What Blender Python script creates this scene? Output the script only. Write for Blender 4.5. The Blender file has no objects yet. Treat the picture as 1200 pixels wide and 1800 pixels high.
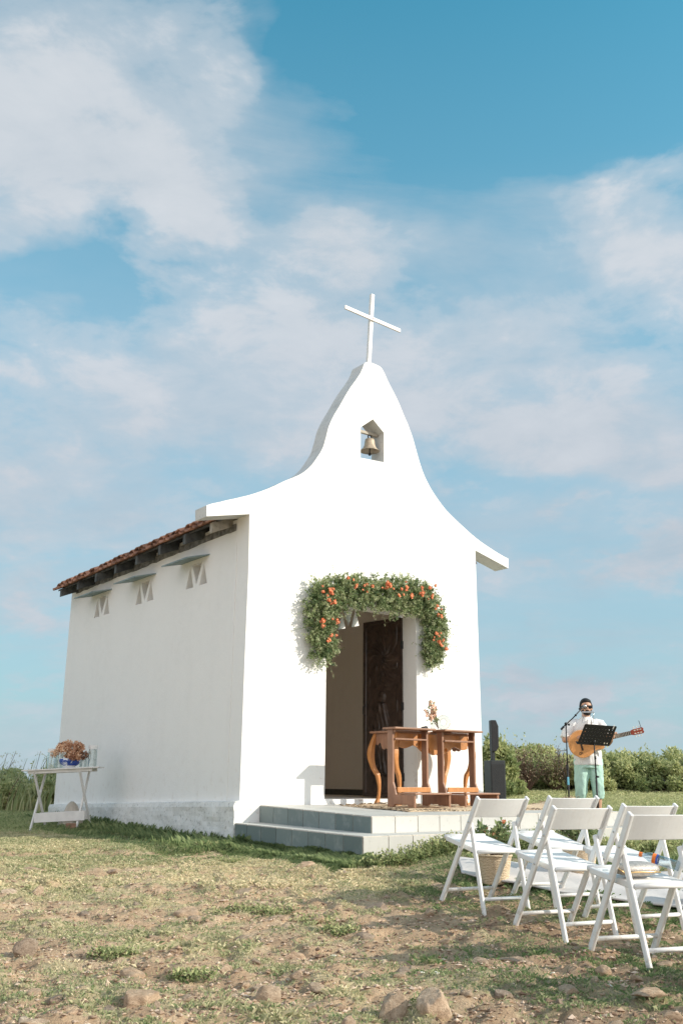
import bpy, bmesh, math, random
import numpy as np
from mathutils import Vector, Matrix, noise
random.seed(7); rng = np.random.default_rng(7)
sc = bpy.context.scene; COL = sc.collection
R = math.radians; PI = math.pi
# ------------------------------------------------------------------ constants
EYE = 0.95
C0 = (-1.0935, 11.0); YAW = R(36.7102); W = 3.7552; D = 5.3
CU, SU = math.cos(YAW), math.sin(YAW)
def world(u, v, z=0.0): return Vector((C0[0]+u*CU-v*SU, C0[1]+u*SU+v*CU, z))
SUN_EL = R(26); SUN_DIR = Vector((0.97*math.cos(SUN_EL), -0.25*math.cos(SUN_EL), math.sin(SUN_EL))).normalized()
# ------------------------------------------------------------------ vector noise
_T = rng.random((256, 256))
def vnoise(x, y, s=0):
    x = np.asarray(x, float)+s*37.7; y = np.asarray(y, float)+s*91.3
    xi = np.floor(x).astype(int); yi = np.floor(y).astype(int); fx = x-xi; fy = y-yi
    fx = fx*fx*(3-2*fx); fy = fy*fy*(3-2*fy)
    a = _T[xi & 255, yi & 255]; b = _T[(xi+1) & 255, yi & 255]; c = _T[xi & 255, (yi+1) & 255]; d = _T[(xi+1) & 255, (yi+1) & 255]
    return (a*(1-fx)+b*fx)*(1-fy)+(c*(1-fx)+d*fx)*fy
def fbm(x, y, o=4, s=0):
    t = 0; a = .5; f = 1.0; n = 0
    for i in range(o):
        t = t+a*vnoise(np.asarray(x)*f, np.asarray(y)*f, s+i*3); n += a; a *= .5; f *= 2.03
    return t/n
def sstep(a, b, x):
    t = np.clip((np.asarray(x, float)-a)/(b-a), 0, 1); return t*t*(3-2*t)
YR = [-200, 3, 6.3, 7.5, 8.3, 9.2, 11, 13, 16, 19, 24, 30, 60, 90, 400]; ZR = [-1.0, -.02, 0, .05, .13, .26, .31, .40, .60, .84, .92, .6, -12, -26, -60]
YL = [-200, 3, 6.3, 9, 11.5, 13, 17, 24, 30, 60, 90, 400]; ZL = [-1.0, -.02, 0, .13, .25, .29, .38, .5, .3, -12, -26, -60]
def base_h(x, y):
    x = np.asarray(x, float); y = np.asarray(y, float)
    t = sstep(-2.5, 1.0, x)
    h = np.interp(y, YR, ZR)*t+np.interp(y, YL, ZL)*(1-t)
    side = sstep(35, 110, np.abs(x)); back = sstep(60, 160, -y)
    return h*(1-np.maximum(side, back))-28*np.maximum(side, back)
def bare(x, y):      # 1 = bare clay, 0 = grass
    n = fbm(np.asarray(x)*1.6, np.asarray(y)*2.6, 5, 2); m = fbm(np.asarray(x)*8, np.asarray(y)*11, 3, 9)
    v = n*.5+m*.5
    yy = np.asarray(y, float)
    lf = 1-sstep(-1.2, .4, np.asarray(x, float)); thr = .462+(.22*sstep(7.6, 9.0, yy)+.2*sstep(9.2, 11, yy))*(1-lf)+lf*(.06*sstep(7.6, 9, yy)+.06*sstep(10, 12, yy)+.25*sstep(12.5, 13.5, yy))+.04*sstep(.5, 1.5, np.asarray(x))
    return sstep(thr-.05, thr+.05, v)
def H(x, y, fine=True):
    x = np.asarray(x, float); y = np.asarray(y, float)
    h = base_h(x, y)+.05*(fbm(x*.6, y*.6, 2, 5)-.5)*sstep(0, 4, np.hypot(x, y))
    if fine:
        k = 1-sstep(9.5, 14, y)*.75
        n = fbm(x*3.1, y*3.6, 4, 11); h = h+k*(.075*(n-.5)+.035*np.maximum(fbm(x*6, y*7.5, 3, 17)-.52, 0)*4*(1-sstep(8.5, 9.6, y)))
        b = bare(x, y); h = h-.010*b*k+.038*k*(fbm(x*12, y*14, 2, 27)-.5)
    return h
def h1(x, y): return float(H(x, y))
# ------------------------------------------------------------------ materials
MATS = {}
def nodes_of(name):
    m = bpy.data.materials.new(name); m.use_nodes = True; nt = m.node_tree
    return m, nt, nt.nodes['Principled BSDF'], nt.nodes['Material Output']
def N(nt, t, **kw):
    n = nt.nodes.new(t)
    for k, v in kw.items():
        if k.startswith('i_'):
            key = k[2:]; key = int(key) if key.isdigit() else key.replace('_', ' '); n.inputs[key].default_value = v
        else: setattr(n, k, v)
    return n
def ramp(nt, fac, stops, interp='LINEAR'):
    r = nt.nodes.new('ShaderNodeValToRGB'); cr = r.color_ramp; cr.interpolation = interp
    while len(cr.elements) < len(stops): cr.elements.new(.5)
    for e, (p, c) in zip(cr.elements, stops):
        e.position = p; e.color = (c[0], c[1], c[2], 1) if hasattr(c, '__len__') else (c, c, c, 1)
    nt.links.new(fac, r.inputs[0]); return r.outputs[0]
def mixc(nt, f, a, b, mode='MIX'):
    m = nt.nodes.new('ShaderNodeMix'); m.data_type = 'RGBA'; m.blend_type = mode
    for s, v in ((m.inputs[0], f), (m.inputs[6], a), (m.inputs[7], b)):
        if hasattr(v, 'links'): nt.links.new(v, s)
        else: s.default_value = v if not hasattr(v, '__len__') or len(v) == 4 else (*v, 1)
    return m.outputs[2]
def math_(nt, op, a, b=None, clamp=False):
    m = nt.nodes.new('ShaderNodeMath'); m.operation = op; m.use_clamp = clamp
    for s, v in ((m.inputs[0], a), (m.inputs[1], b)):
        if v is None: continue
        if hasattr(v, 'links'): nt.links.new(v, s)
        else: s.default_value = v
    return m.outputs[0]
def noise_n(nt, scale, detail=5, rough=.6, coord=None, vec=None, dist=0):
    n = N(nt, 'ShaderNodeTexNoise'); n.inputs['Scale'].default_value = scale; n.inputs['Detail'].default_value = detail
    n.inputs['Roughness'].default_value = rough; n.inputs['Distortion'].default_value = dist
    if vec is None:
        tc = N(nt, 'ShaderNodeTexCoord'); vec = tc.outputs[coord or 'Object']
    nt.links.new(vec, n.inputs['Vector']); return n.outputs['Fac']
def bump(nt, b, h, strength=.3, dist=.01):
    n = N(nt, 'ShaderNodeBump'); n.inputs['Strength'].default_value = strength; n.inputs['Distance'].default_value = dist
    nt.links.new(h, n.inputs['Height']); nt.links.new(n.outputs[0], b.inputs['Normal'])
def simple(name, col, rough=.6, var=.15, scale=20, bmp=.15, metal=0, bscale=None, spec=.4, dist=.004):
    m, nt, b, o = nodes_of(name)
    f = noise_n(nt, scale)
    lo = tuple(c*(1-var) for c in col); hi = tuple(min(1, c*(1+var)) for c in col)
    c = ramp(nt, f, [(.3, lo), (.7, hi)]); nt.links.new(c, b.inputs['Base Color'])
    b.inputs['Roughness'].default_value = rough; b.inputs['Metallic'].default_value = metal; b.inputs['Specular IOR Level'].default_value = spec
    if bmp: bump(nt, b, noise_n(nt, bscale or scale*4), bmp, dist)
    MATS[name] = m; return m
def wood(name, c1, c2, rough=.4, scale=(30, 30, 3)):
    m, nt, b, o = nodes_of(name)
    tc = N(nt, 'ShaderNodeTexCoord'); mp = N(nt, 'ShaderNodeMapping'); mp.inputs['Scale'].default_value = scale
    nt.links.new(tc.outputs['Object'], mp.inputs[0])
    f = noise_n(nt, 1.3, 6, .65, vec=mp.outputs[0], dist=.6)
    c = ramp(nt, f, [(.3, c1), (.65, c2)])
    g = noise_n(nt, 6, 3); c = mixc(nt, .35, c, ramp(nt, g, [(.3, tuple(v*.55 for v in c1)), (.7, c2)]))
    nt.links.new(c, b.inputs['Base Color']); b.inputs['Roughness'].default_value = rough
    bump(nt, b, f, .15, .003); MATS[name] = m; return m
def leafmat(name, c_lo, c_mid, c_hi, trans=.35, rough=.55):
    m, nt, b, o = nodes_of(name)
    at = N(nt, 'ShaderNodeAttribute', attribute_name='v')
    c = ramp(nt, at.outputs['Fac'], [(0, c_lo), (.5, c_mid), (1, c_hi)])
    nt.links.new(c, b.inputs['Base Color']); b.inputs['Roughness'].default_value = rough; b.inputs['Specular IOR Level'].default_value = .3
    t = N(nt, 'ShaderNodeBsdfTranslucent'); nt.links.new(c, t.inputs['Color'])
    mx = N(nt, 'ShaderNodeMixShader'); mx.inputs[0].default_value = trans
    nt.links.new(b.outputs[0], mx.inputs[1]); nt.links.new(t.outputs[0], mx.inputs[2]); nt.links.new(mx.outputs[0], o.inputs['Surface'])
    MATS[name] = m; return m
def glassmat(name, col=(1, 1, 1), rough=.02, alpha=.25):
    # thin clear glass: mostly transparent with glossy reflection by fresnel
    m, nt, b, o = nodes_of(name); nt.nodes.remove(b)
    fr = N(nt, 'ShaderNodeLayerWeight'); fr.inputs[0].default_value = .35
    tr = N(nt, 'ShaderNodeBsdfTransparent'); tr.inputs[0].default_value = (*col, 1)
    gl = N(nt, 'ShaderNodeBsdfGlossy'); gl.inputs['Roughness'].default_value = rough; gl.inputs[0].default_value = (.9, .95, .95, 1)
    mx = N(nt, 'ShaderNodeMixShader'); f = math_(nt, 'MULTIPLY_ADD', fr.outputs['Facing'], .6); nt.nodes[-1].inputs[2].default_value = .08
    nt.links.new(f, mx.inputs[0]); nt.links.new(tr.outputs[0], mx.inputs[1]); nt.links.new(gl.outputs[0], mx.inputs[2])
    nt.links.new(mx.outputs[0], o.inputs['Surface']); MATS[name] = m; return m

def plaster(name, base, stain, amount=.35, speck=0.0, low=True):
    m, nt, b, o = nodes_of(name)
    tc = N(nt, 'ShaderNodeTexCoord'); ob = tc.outputs['Object']
    big = noise_n(nt, 1.1, 6, .7, vec=ob); mid = noise_n(nt, 7, 6, .7, vec=ob)
    mpv = N(nt, 'ShaderNodeMapping'); mpv.inputs['Scale'].default_value = (5, 5, .5); nt.links.new(ob, mpv.inputs[0])
    streak = noise_n(nt, 1, 5, .6, vec=mpv.outputs[0])
    f = math_(nt, 'MULTIPLY', ramp(nt, big, [(.42, 0), (.75, 1)]), ramp(nt, mid, [(.4, 0), (.7, 1)]))
    f = math_(nt, 'ADD', math_(nt, 'MULTIPLY', f, amount), math_(nt, 'MULTIPLY', ramp(nt, streak, [(.5, 0), (.8, 1)]), amount*.35), True)
    c = mixc(nt, f, base, stain)
    sep = N(nt, 'ShaderNodeSeparateXYZ'); nt.links.new(ob, sep.inputs[0])
    if low:   # splash and flaking along the foot of the wall
        g = math_(nt, 'SUBTRACT', 1.35, sep.outputs[2]); g = math_(nt, 'MULTIPLY', g, 1.3, True)
        pk = ramp(nt, noise_n(nt, 9, 8, .75, vec=ob), [(.56, 0), (.6, 1)])
        c = mixc(nt, math_(nt, 'MULTIPLY', math_(nt, 'MULTIPLY', g, pk), .65 if name == 'plaster_front' else .2), c, (.50, .40, .32))
    if speck:
        sp = ramp(nt, noise_n(nt, 28, 6, .8, vec=ob), [(.56, 0), (.66, 1)])
        c = mixc(nt, math_(nt, 'MULTIPLY', sp, speck), c, (.12, .12, .11))
    nt.links.new(c, b.inputs['Base Color']); b.inputs['Roughness'].default_value = .9; b.inputs['Specular IOR Level'].default_value = .2
    hh = math_(nt, 'ADD', noise_n(nt, 3, 4, vec=ob), math_(nt, 'MULTIPLY', noise_n(nt, 45, 5, .7, vec=ob), .3))
    bump(nt, b, hh, .35, .02); MATS[name] = m; return m
plaster('plaster_front', (.86, .85, .82), (.62, .58, .5), .18)
plaster('plaster_side', (.88, .87, .85), (.66, .64, .61), .28)
plaster('plaster_in', (.90, .84, .76), (.74, .68, .60), .5, low=False)
plaster('plaster_worn', (.66, .66, .64), (.40, .39, .36), .7, .5, low=False)
plaster('plinth', (.78, .78, .76), (.42, .43, .41), .8, .7, low=False)
simple('skirting', (.10, .10, .09), .7); simple('floor_in', (.8, .75, .68), .6, .1)
simple('timber_grey', (.085, .09, .09), .85, .5, 9, .4); simple('timber_pale', (.42, .38, .32), .85, .4, 9, .4)
simple('terracotta', (.33, .17, .115), .92, .8, 6, .5, dist=.01); simple('awning', (.24, .31, .32), .7, .25, 12)
def m_paint():
    m, nt, b, o = nodes_of('white_paint'); oi = N(nt, 'ShaderNodeObjectInfo'); tc = N(nt, 'ShaderNodeTexCoord')
    va = N(nt, 'ShaderNodeVectorMath', operation='ADD'); nt.links.new(tc.outputs['Object'], va.inputs[0]); nt.links.new(oi.outputs['Location'], va.inputs[1])
    f = noise_n(nt, 7, 5, .6, vec=va.outputs[0]); c = ramp(nt, f, [(.3, (.80, .79, .77)), (.7, (.86, .85, .83))])
    g = noise_n(nt, 22, 7, .75, vec=va.outputs[0]); s_ = N(nt, 'ShaderNodeSeparateXYZ'); nt.links.new(tc.outputs['Object'], s_.inputs[0])
    lowf = math_(nt, 'MULTIPLY', math_(nt, 'SUBTRACT', .20, s_.outputs[2]), 4, True); st_ = math_(nt, 'MULTIPLY', ramp(nt, g, [(.52, 0), (.62, 1)]), math_(nt, 'ADD', .07, lowf), True)
    c = mixc(nt, st_, c, (.50, .38, .28)); nt.links.new(c, b.inputs['Base Color']); b.inputs['Roughness'].default_value = .5; b.inputs['Specular IOR Level'].default_value = .35; bump(nt, b, g, .15, .004); MATS['white_paint'] = m
m_paint()
simple('table_paint', (.78, .76, .73), .6, .1, 8, .2)
simple('iron', (.05, .05, .05), .6, .3, 20, .2, .6); simple('bronze', (.46, .38, .29), .6, .3, 15, .3, .35)
wood('walnut', (.20, .095, .055), (.36, .185, .11), .45); wood('honey', (.44, .17, .05), (.66, .30, .10), .38)
simple('black_plastic', (.018, .018, .02), .5, .2, 60, .1); simple('speaker_body', (.030, .034, .037), .55, .25, 60, .1)
simple('speaker_grille', (.02, .022, .024), .7, .6, 220, .5); simple('chrome', (.55, .55, .55), .25, .1, 20, 0, 1)
simple('skin', (.52, .30, .20), .55, .1, 25, .1); simple('hair', (.012, .010, .010), .6, .5, 90, .6, dist=.01)
simple('shirt', (.78, .78, .78), .85, .04, 12, .4, bscale=9, dist=.02); simple('mint', (.46, .68, .60), .85, .08, 12, .5, bscale=10, dist=.02)
simple('lens', (.006, .006, .007), .12, 0, 5, 0); simple('shoe', (.25, .18, .12), .7)
simple('spruce', (.78, .37, .14), .35, .1, 8, .05); simple('maple_red', (.30, .06, .035), .35, .2, 20, .05); simple('fretboard', (.05, .03, .022), .5)
simple('ivory', (.75, .72, .62), .4); simple('petal_orange', (.90, .36, .19), .6, .25, 60, .1); simple('petal_peach', (.90, .62, .48), .6, .2, 60, .1)
simple('dried_flower', (.66, .38, .24), .8, .4, 25, .3); simple('stem_brown', (.12, .07, .05), .8)
simple('sticker', (.02, .02, .02), .5); simple('label_blue', (.15, .45, .6), .5); simple('silver_cloth', (.50, .46, .42), .35, .3, 90, .6, .35)
simple('gold', (.75, .52, .25), .35, .1, 20, 0, .8); simple('orange_plastic', (.9, .22, .04), .4, .05); simple('blue_print', (.06, .12, .45), .5, .1)
simple('linen', (.60, .53, .45), .9, .12, 15, .4); simple('brick', (.30, .18, .12), .9, .3, 12, .5); simple('candle', (.82, .82, .80), .5, .03)
simple('runner_cloth', (.62, .58, .56), .9, .08, 3, .4, bscale=5, dist=.03)
simple('paper', (.8, .8, .78), .7)
glassmat('glass', (.88, .90, .89)); glassmat('bottle_clear', (.70, .76, .80), .15)

def m_carved():
    m, nt, b, o = nodes_of('carved_wood')
    f = noise_n(nt, 5, 4, .6, dist=1.5); c = ramp(nt, f, [(.3, (.022, .014, .011)), (.7, (.085, .055, .04))])
    nt.links.new(c, b.inputs['Base Color']); b.inputs['Roughness'].default_value = .32; bump(nt, b, noise_n(nt, 30, 5), .35, .01); MATS['carved_wood'] = m
m_carved()
def m_tile():
    m, nt, b, o = nodes_of('slate_tile'); at = N(nt, 'ShaderNodeAttribute', attribute_name='v')
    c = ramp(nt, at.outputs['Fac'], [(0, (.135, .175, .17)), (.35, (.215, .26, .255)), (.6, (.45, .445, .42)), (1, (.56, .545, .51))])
    f = noise_n(nt, 6, 7, .7, dist=.4); c = mixc(nt, math_(nt, 'MULTIPLY', ramp(nt, f, [(.5, 0), (.78, 1)]), .4), c, (.56, .56, .52))
    g = noise_n(nt, 14, 7, .8); c = mixc(nt, math_(nt, 'MULTIPLY', ramp(nt, g, [(.55, 0), (.68, 1)]), .35), c, (.16, .18, .17))
    nt.links.new(c, b.inputs['Base Color']); b.inputs['Roughness'].default_value = .6; bump(nt, b, f, .25, .006); MATS['slate_tile'] = m
m_tile(); simple('grout', (.55, .48, .40), .95, .3, 25, .3); 
def m_straw():
    m, nt, b, o = nodes_of('straw'); tc = N(nt, 'ShaderNodeTexCoord')
    w = N(nt, 'ShaderNodeTexWave'); w.inputs['Scale'].default_value = 26; w.inputs['Distortion'].default_value = 6; w.inputs['Detail Scale'].default_value = 3
    w.bands_direction = 'Z'; nt.links.new(tc.outputs['Object'], w.inputs[0]); f = noise_n(nt, 60, 3)
    mx = math_(nt, 'ADD', math_(nt, 'MULTIPLY', w.outputs['Fac'], .5), math_(nt, 'MULTIPLY', f, .5))
    c = ramp(nt, mx, [(.25, (.54, .39, .24)), (.7, (.82, .66, .47))]); nt.links.new(c, b.inputs['Base Color'])
    b.inputs['Roughness'].default_value = .85; bump(nt, b, mx, .8, .01); MATS['straw'] = m
m_straw()
def m_rock():
    m, nt, b, o = nodes_of('rock'); oi = N(nt, 'ShaderNodeObjectInfo')
    f = noise_n(nt, 3.0, 8, .7, dist=.3); a = ramp(nt, f, [(.3, (.30, .225, .165)), (.55, (.53, .42, .315)), (.75, (.70, .60, .47))])
    tint = ramp(nt, oi.outputs['Random'], [(0, (.72, .70, .72)), (.5, (1, .95, .9)), (.9, (1.15, 1.02, .92)), (1, (1.4, 1.4, 1.4))])
    c = mixc(nt, 1.0, a, tint, 'MULTIPLY'); nt.links.new(c, b.inputs['Base Color'])
    b.inputs['Roughness'].default_value = .95; b.inputs['Specular IOR Level'].default_value = .15
    bump(nt, b, noise_n(nt, 9, 8, .75), .6, .05); MATS['rock'] = m
m_rock()
def m_ground():
    m, nt, b, o = nodes_of('ground'); at = N(nt, 'ShaderNodeAttribute', attribute_name='v')
    tc = N(nt, 'ShaderNodeTexCoord'); ob = tc.outputs['Object']
    f = noise_n(nt, 4, 9, .72, vec=ob); g = noise_n(nt, 34, 6, .75, vec=ob)
    clay = ramp(nt, f, [(.28, (.34, .225, .145)), (.5, (.63, .445, .285)), (.72, (.75, .59, .41))])
    clay = mixc(nt, ramp(nt, g, [(.35, .55), (.6, 0)]), clay, (.38, .26, .18))
    thatch = ramp(nt, g, [(.3, (.30, .25, .15)), (.55, (.58, .48, .30)), (.75, (.76, .62, .43))])
    c = mixc(nt, at.outputs['Fac'], thatch, clay)
    sp_ = N(nt, 'ShaderNodeSeparateXYZ'); nt.links.new(ob, sp_.inputs[0])
    mr = math_(nt, 'MULTIPLY', math_(nt, 'SUBTRACT', sp_.outputs[0], .1), .9, True); shade_mask = math_(nt, 'MULTIPLY', mr, ramp(nt, noise_n(nt, 1.6, 5, .6, vec=ob), [(.36, 1), (.58, .25)]))
    c = mixc(nt, math_(nt, 'MULTIPLY', shade_mask, .75), c, (.17, .12, .085)); nt.links.new(c, b.inputs['Base Color'])  # shadowed ground on the right, painted into the soil colour
    b.inputs['Roughness'].default_value = 1; b.inputs['Specular IOR Level'].default_value = .1
    bump(nt, b, math_(nt, 'ADD', g, math_(nt, 'MULTIPLY', f, 1.5)), .8, .035); MATS['ground'] = m
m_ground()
leafmat('grass', (.15, .23, .09), (.50, .48, .28), (.86, .72, .50), .3)
leafmat('lush', (.09, .15, .06), (.32, .38, .17), (.60, .59, .33), .35)
leafmat('foliage', (.08, .13, .05), (.34, .39, .17), (.66, .64, .33), .4)
leafmat('reed', (.20, .26, .10), (.48, .50, .24), (.75, .66, .42), .35)
leafmat('garland_leaf', (.06, .11, .045), (.26, .33, .15), (.62, .64, .40), .35)
leafmat('twig', (.10, .07, .05), (.22, .16, .11), (.34, .26, .18), 0.05)
def m_sea():
    m, nt, b, o = nodes_of('sea'); b.inputs['Base Color'].default_value = (.03, .09, .13, 1); b.inputs['Roughness'].default_value = .25
    bump(nt, b, noise_n(nt, .5, 8, .7), .5, .5); MATS['sea'] = m
m_sea()
# ------------------------------------------------------------------ mesh helpers
class MB:
    def __init__(s): s.v = []; s.f = []; s.mi = []
    def add(s, vs, fs, mi=0):
        o = len(s.v); s.v += [tuple(v) for v in vs]; s.f += [tuple(i+o for i in f) for f in fs]; s.mi += [mi]*len(fs); return s
    def box(s, c, size, rot=None, mi=0):
        x, y, z = (k/2 for k in size); vs = [Vector(p) for p in ((-x,-y,-z),(x,-y,-z),(x,y,-z),(-x,y,-z),(-x,-y,z),(x,-y,z),(x,y,z),(-x,y,z))]
        if rot is not None: vs = [rot @ v for v in vs]
        return s.add([v+Vector(c) for v in vs], [(0,3,2,1),(4,5,6,7),(0,1,5,4),(1,2,6,5),(2,3,7,6),(3,0,4,7)], mi)
    def bb(s, x0, x1, y0, y1, z0, z1, mi=0): return s.box(((x0+x1)/2, (y0+y1)/2, (z0+z1)/2), (x1-x0, y1-y0, z1-z0), None, mi)
    def beam(s, a, b, w, t, up=(0, 0, 1), mi=0):
        a = Vector(a); b = Vector(b); d = (b-a); L = d.length; d.normalize(); side = d.cross(Vector(up))
        if side.length < 1e-4: side = d.cross(Vector((0, 1, 0)))
        side.normalize(); u = side.cross(d)
        r = Matrix((side, d, u)).transposed(); return s.box((a+b)/2, (w, L, t), r, mi)
    def tube(s, pts, rad, n=10, mi=0, cap=True):
        pts = [Vector(p) for p in pts]; k = len(pts); rad = [rad]*k if not hasattr(rad, '__len__') else rad
        vs = []; fs = []; ref = None
        for i, p in enumerate(pts):
            t = (pts[min(i+1, k-1)]-pts[max(i-1, 0)]).normalized()
            if ref is None: ref = t.orthogonal().normalized()
            ref = (ref-t*ref.dot(t)).normalized(); b = t.cross(ref)
            rr = rad[i]; ra, rb = rr if hasattr(rr, '__len__') else (rr, rr)
            for j in range(n):
                a = 2*PI*j/n; vs.append(p+ref*math.cos(a)*ra+b*math.sin(a)*rb)
        for i in range(k-1):
            for j in range(n): fs.append((i*n+j, i*n+(j+1) % n, (i+1)*n+(j+1) % n, (i+1)*n+j))
        if cap: fs += [tuple(range(n))[::-1], tuple((k-1)*n+j for j in range(n))]
        return s.add(vs, fs, mi)
    def lathe(s, prof, n=24, c=(0, 0, 0), mi=0, axis='Z'):
        vs = []; fs = []; k = len(prof)
        for r, z in prof:
            for j in range(n):
                a = 2*PI*j/n; p = (r*math.cos(a), r*math.sin(a), z)
                if axis == 'Y': p = (p[0], p[2], p[1])
                if axis == 'X': p = (p[2], p[0], p[1])
                vs.append(Vector(p)+Vector(c))
        for i in range(k-1):
            for j in range(n): fs.append((i*n+j, i*n+(j+1) % n, (i+1)*n+(j+1) % n, (i+1)*n+j))
        return s.add(vs, fs, mi)
    def ell(s, c, r, n=16, m=10, mi=0, rot=None):
        vs = []; fs = []
        for i in range(m+1):
            t = PI*i/m
            for j in range(n):
                a = 2*PI*j/n; v = Vector((r[0]*math.sin(t)*math.cos(a), r[1]*math.sin(t)*math.sin(a), r[2]*math.cos(t)))
                if rot is not None: v = rot @ v
                vs.append(v+Vector(c))
        for i in range(m):
            for j in range(n): fs.append((i*n+j, (i+1)*n+j, (i+1)*n+(j+1) % n, i*n+(j+1) % n))
        return s.add(vs, fs, mi)
    def loft(s, rings, mi=0, cap=True):   # rings: list of lists of points
        n = len(rings[0]); vs = [p for r in rings for p in r]; fs = []
        for i in range(len(rings)-1):
            for j in range(n): fs.append((i*n+j, i*n+(j+1) % n, (i+1)*n+(j+1) % n, (i+1)*n+j))
        if cap: fs += [tuple(range(n))[::-1], tuple((len(rings)-1)*n+j for j in range(n))]
        return s.add(vs, fs, mi)
    def prism(s, poly, d0, d1, axis='Y', mi=0):   # polygon in XZ (axis Y), XY (axis Z), YZ (axis X)
        def P(a, b, d): return (a, d, b) if axis == 'Y' else ((a, b, d) if axis == 'Z' else (d, a, b))
        n = len(poly); vs = [P(a, b, d0) for a, b in poly]+[P(a, b, d1) for a, b in poly]
        fs = [tuple(range(n)), tuple(range(2*n-1, n-1, -1))]+[(i, n+i, n+(i+1) % n, (i+1) % n) for i in range(n)]
        return s.add(vs, fs, mi)
    def build(s, name, mats, parent=None, smooth=False, bevel=0, seg=2, fix=True, sub=0):
        me = bpy.data.meshes.new(name); me.from_pydata(s.v, [], s.f); 
        mats = mats if isinstance(mats, (list, tuple)) else [mats]
        for m in mats: me.materials.append(MATS[m])
        if len(mats) > 1: me.polygons.foreach_set('material_index', s.mi)
        if fix:
            bm = bmesh.new(); bm.from_mesh(me); bmesh.ops.remove_doubles(bm, verts=bm.verts, dist=1e-5); bmesh.ops.recalc_face_normals(bm, faces=bm.faces); bm.to_mesh(me); bm.free()
        o = bpy.data.objects.new(name, me); COL.objects.link(o)
        if parent is not None: o.parent = parent
        if smooth: me.polygons.foreach_set('use_smooth', [True]*len(me.polygons))
        if bevel:
            b = o.modifiers.new('b', 'BEVEL'); b.width = bevel; b.segments = seg; b.limit_method = 'ANGLE'; b.angle_limit = R(35)
        if sub:
            b = o.modifiers.new('s', 'SUBSURF'); b.levels = b.render_levels = sub
        return o
def np_mesh(name, V, F, mat, parent=None, attr=None, dom='FACE', smooth=False):
    """V (n,3) F (m,k) numpy"""
    me = bpy.data.meshes.new(name); n = len(V); m, k = F.shape
    me.vertices.add(n); me.vertices.foreach_set('co', np.ascontiguousarray(V, dtype=np.float32).ravel())
    me.loops.add(m*k); me.loops.foreach_set('vertex_index', np.ascontiguousarray(F, dtype=np.int32).ravel())
    me.polygons.add(m); me.polygons.foreach_set('loop_start', np.arange(m, dtype=np.int32)*k)
    try: me.polygons.foreach_set('loop_total', np.full(m, k, dtype=np.int32))
    except Exception: pass
    if attr is not None:
        a = me.attributes.new('v', 'FLOAT', dom); a.data.foreach_set('value', np.ascontiguousarray(attr, dtype=np.float32))
    me.polygons.foreach_set('use_smooth', np.full(m, smooth))
    me.update(calc_edges=True); me.materials.append(MATS[mat])
    o = bpy.data.objects.new(name, me); COL.objects.link(o)
    if parent is not None: o.parent = parent
    return o
def tag(o, label=None, cat=None, group=None, kind=None):
    for k, v in (('label', label), ('category', cat), ('group', group), ('kind', kind)):
        if v: o[k] = v
    return o
def empty(name, loc, rz=0, label=None, cat=None, group=None):
    o = bpy.data.objects.new(name, None); COL.objects.link(o); o.location = loc; o.rotation_euler = (0, 0, rz); o.empty_display_size = .1
    return tag(o, label, cat, group)
def dup(o, parent=None):
    c = o.copy(); COL.objects.link(c); c.parent = parent
    for ch in list(o.children): dup(ch, c)
    return c
def fuse(mb, name, mat, parent, voxel=.012, smooth=6, wr=None):
    """one continuous skin out of overlapping closed solids"""
    me = bpy.data.meshes.new(name+'_src'); me.from_pydata(mb.v, [], mb.f)
    bm = bmesh.new(); bm.from_mesh(me); bmesh.ops.recalc_face_normals(bm, faces=bm.faces); bm.to_mesh(me); bm.free()
    t = bpy.data.objects.new('tmp', me); COL.objects.link(t)
    r = t.modifiers.new('r', 'REMESH'); r.mode = 'VOXEL'; r.voxel_size = voxel
    s = t.modifiers.new('s', 'SMOOTH'); s.iterations = smooth; s.factor = .5
    dg = bpy.context.evaluated_depsgraph_get(); dg.update(); res = bpy.data.meshes.new_from_object(t.evaluated_get(dg))
    bpy.data.objects.remove(t); res.name = name; res.materials.clear(); res.materials.append(MATS[mat])
    if wr:
        for v in res.vertices: v.co += wr(v.co)
    res.polygons.foreach_set('use_smooth', [True]*len(res.polygons))
    o = bpy.data.objects.new(name, res); COL.objects.link(o); o.parent = parent; return o
def curve_plate(outline, holes, d):
    """flat plate with holes, in local XY, thickness d along Z (0..d) -> mesh data"""
    cu = bpy.data.curves.new('c', 'CURVE'); cu.dimensions = '2D'; cu.fill_mode = 'BOTH'; cu.extrude = d/2
    for pts in [outline]+holes:
        sp = cu.splines.new('POLY'); sp.points.add(len(pts)-1)
        for q, p in zip(sp.points, pts): q.co = (p[0], p[1], 0, 1)
        sp.use_cyclic_u = True
    t = bpy.data.objects.new('tmp', cu); COL.objects.link(t)
    dg = bpy.context.evaluated_depsgraph_get(); dg.update(); me = bpy.data.meshes.new_from_object(t.evaluated_get(dg)); bpy.data.objects.remove(t)
    return me
def plate(name, outline, holes, d, mtx, mats, parent, matfn=None):
    me = curve_plate(outline, holes, d); me.name = name
    me.transform(Matrix.Translation((0, 0, d/2))); me.transform(mtx); me.materials.clear()
    bm = bmesh.new(); bm.from_mesh(me); bmesh.ops.remove_doubles(bm, verts=bm.verts, dist=1e-4); bmesh.ops.recalc_face_normals(bm, faces=bm.faces); bm.to_mesh(me); bm.free()
    for m in mats: me.materials.append(MATS[m])
    me.polygons.foreach_set('use_smooth', [False]*len(me.polygons))
    if matfn:
        for p in me.polygons: p.material_index = matfn(p)
    o = bpy.data.objects.new(name, me); COL.objects.link(o); o.parent = parent; return o
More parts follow.
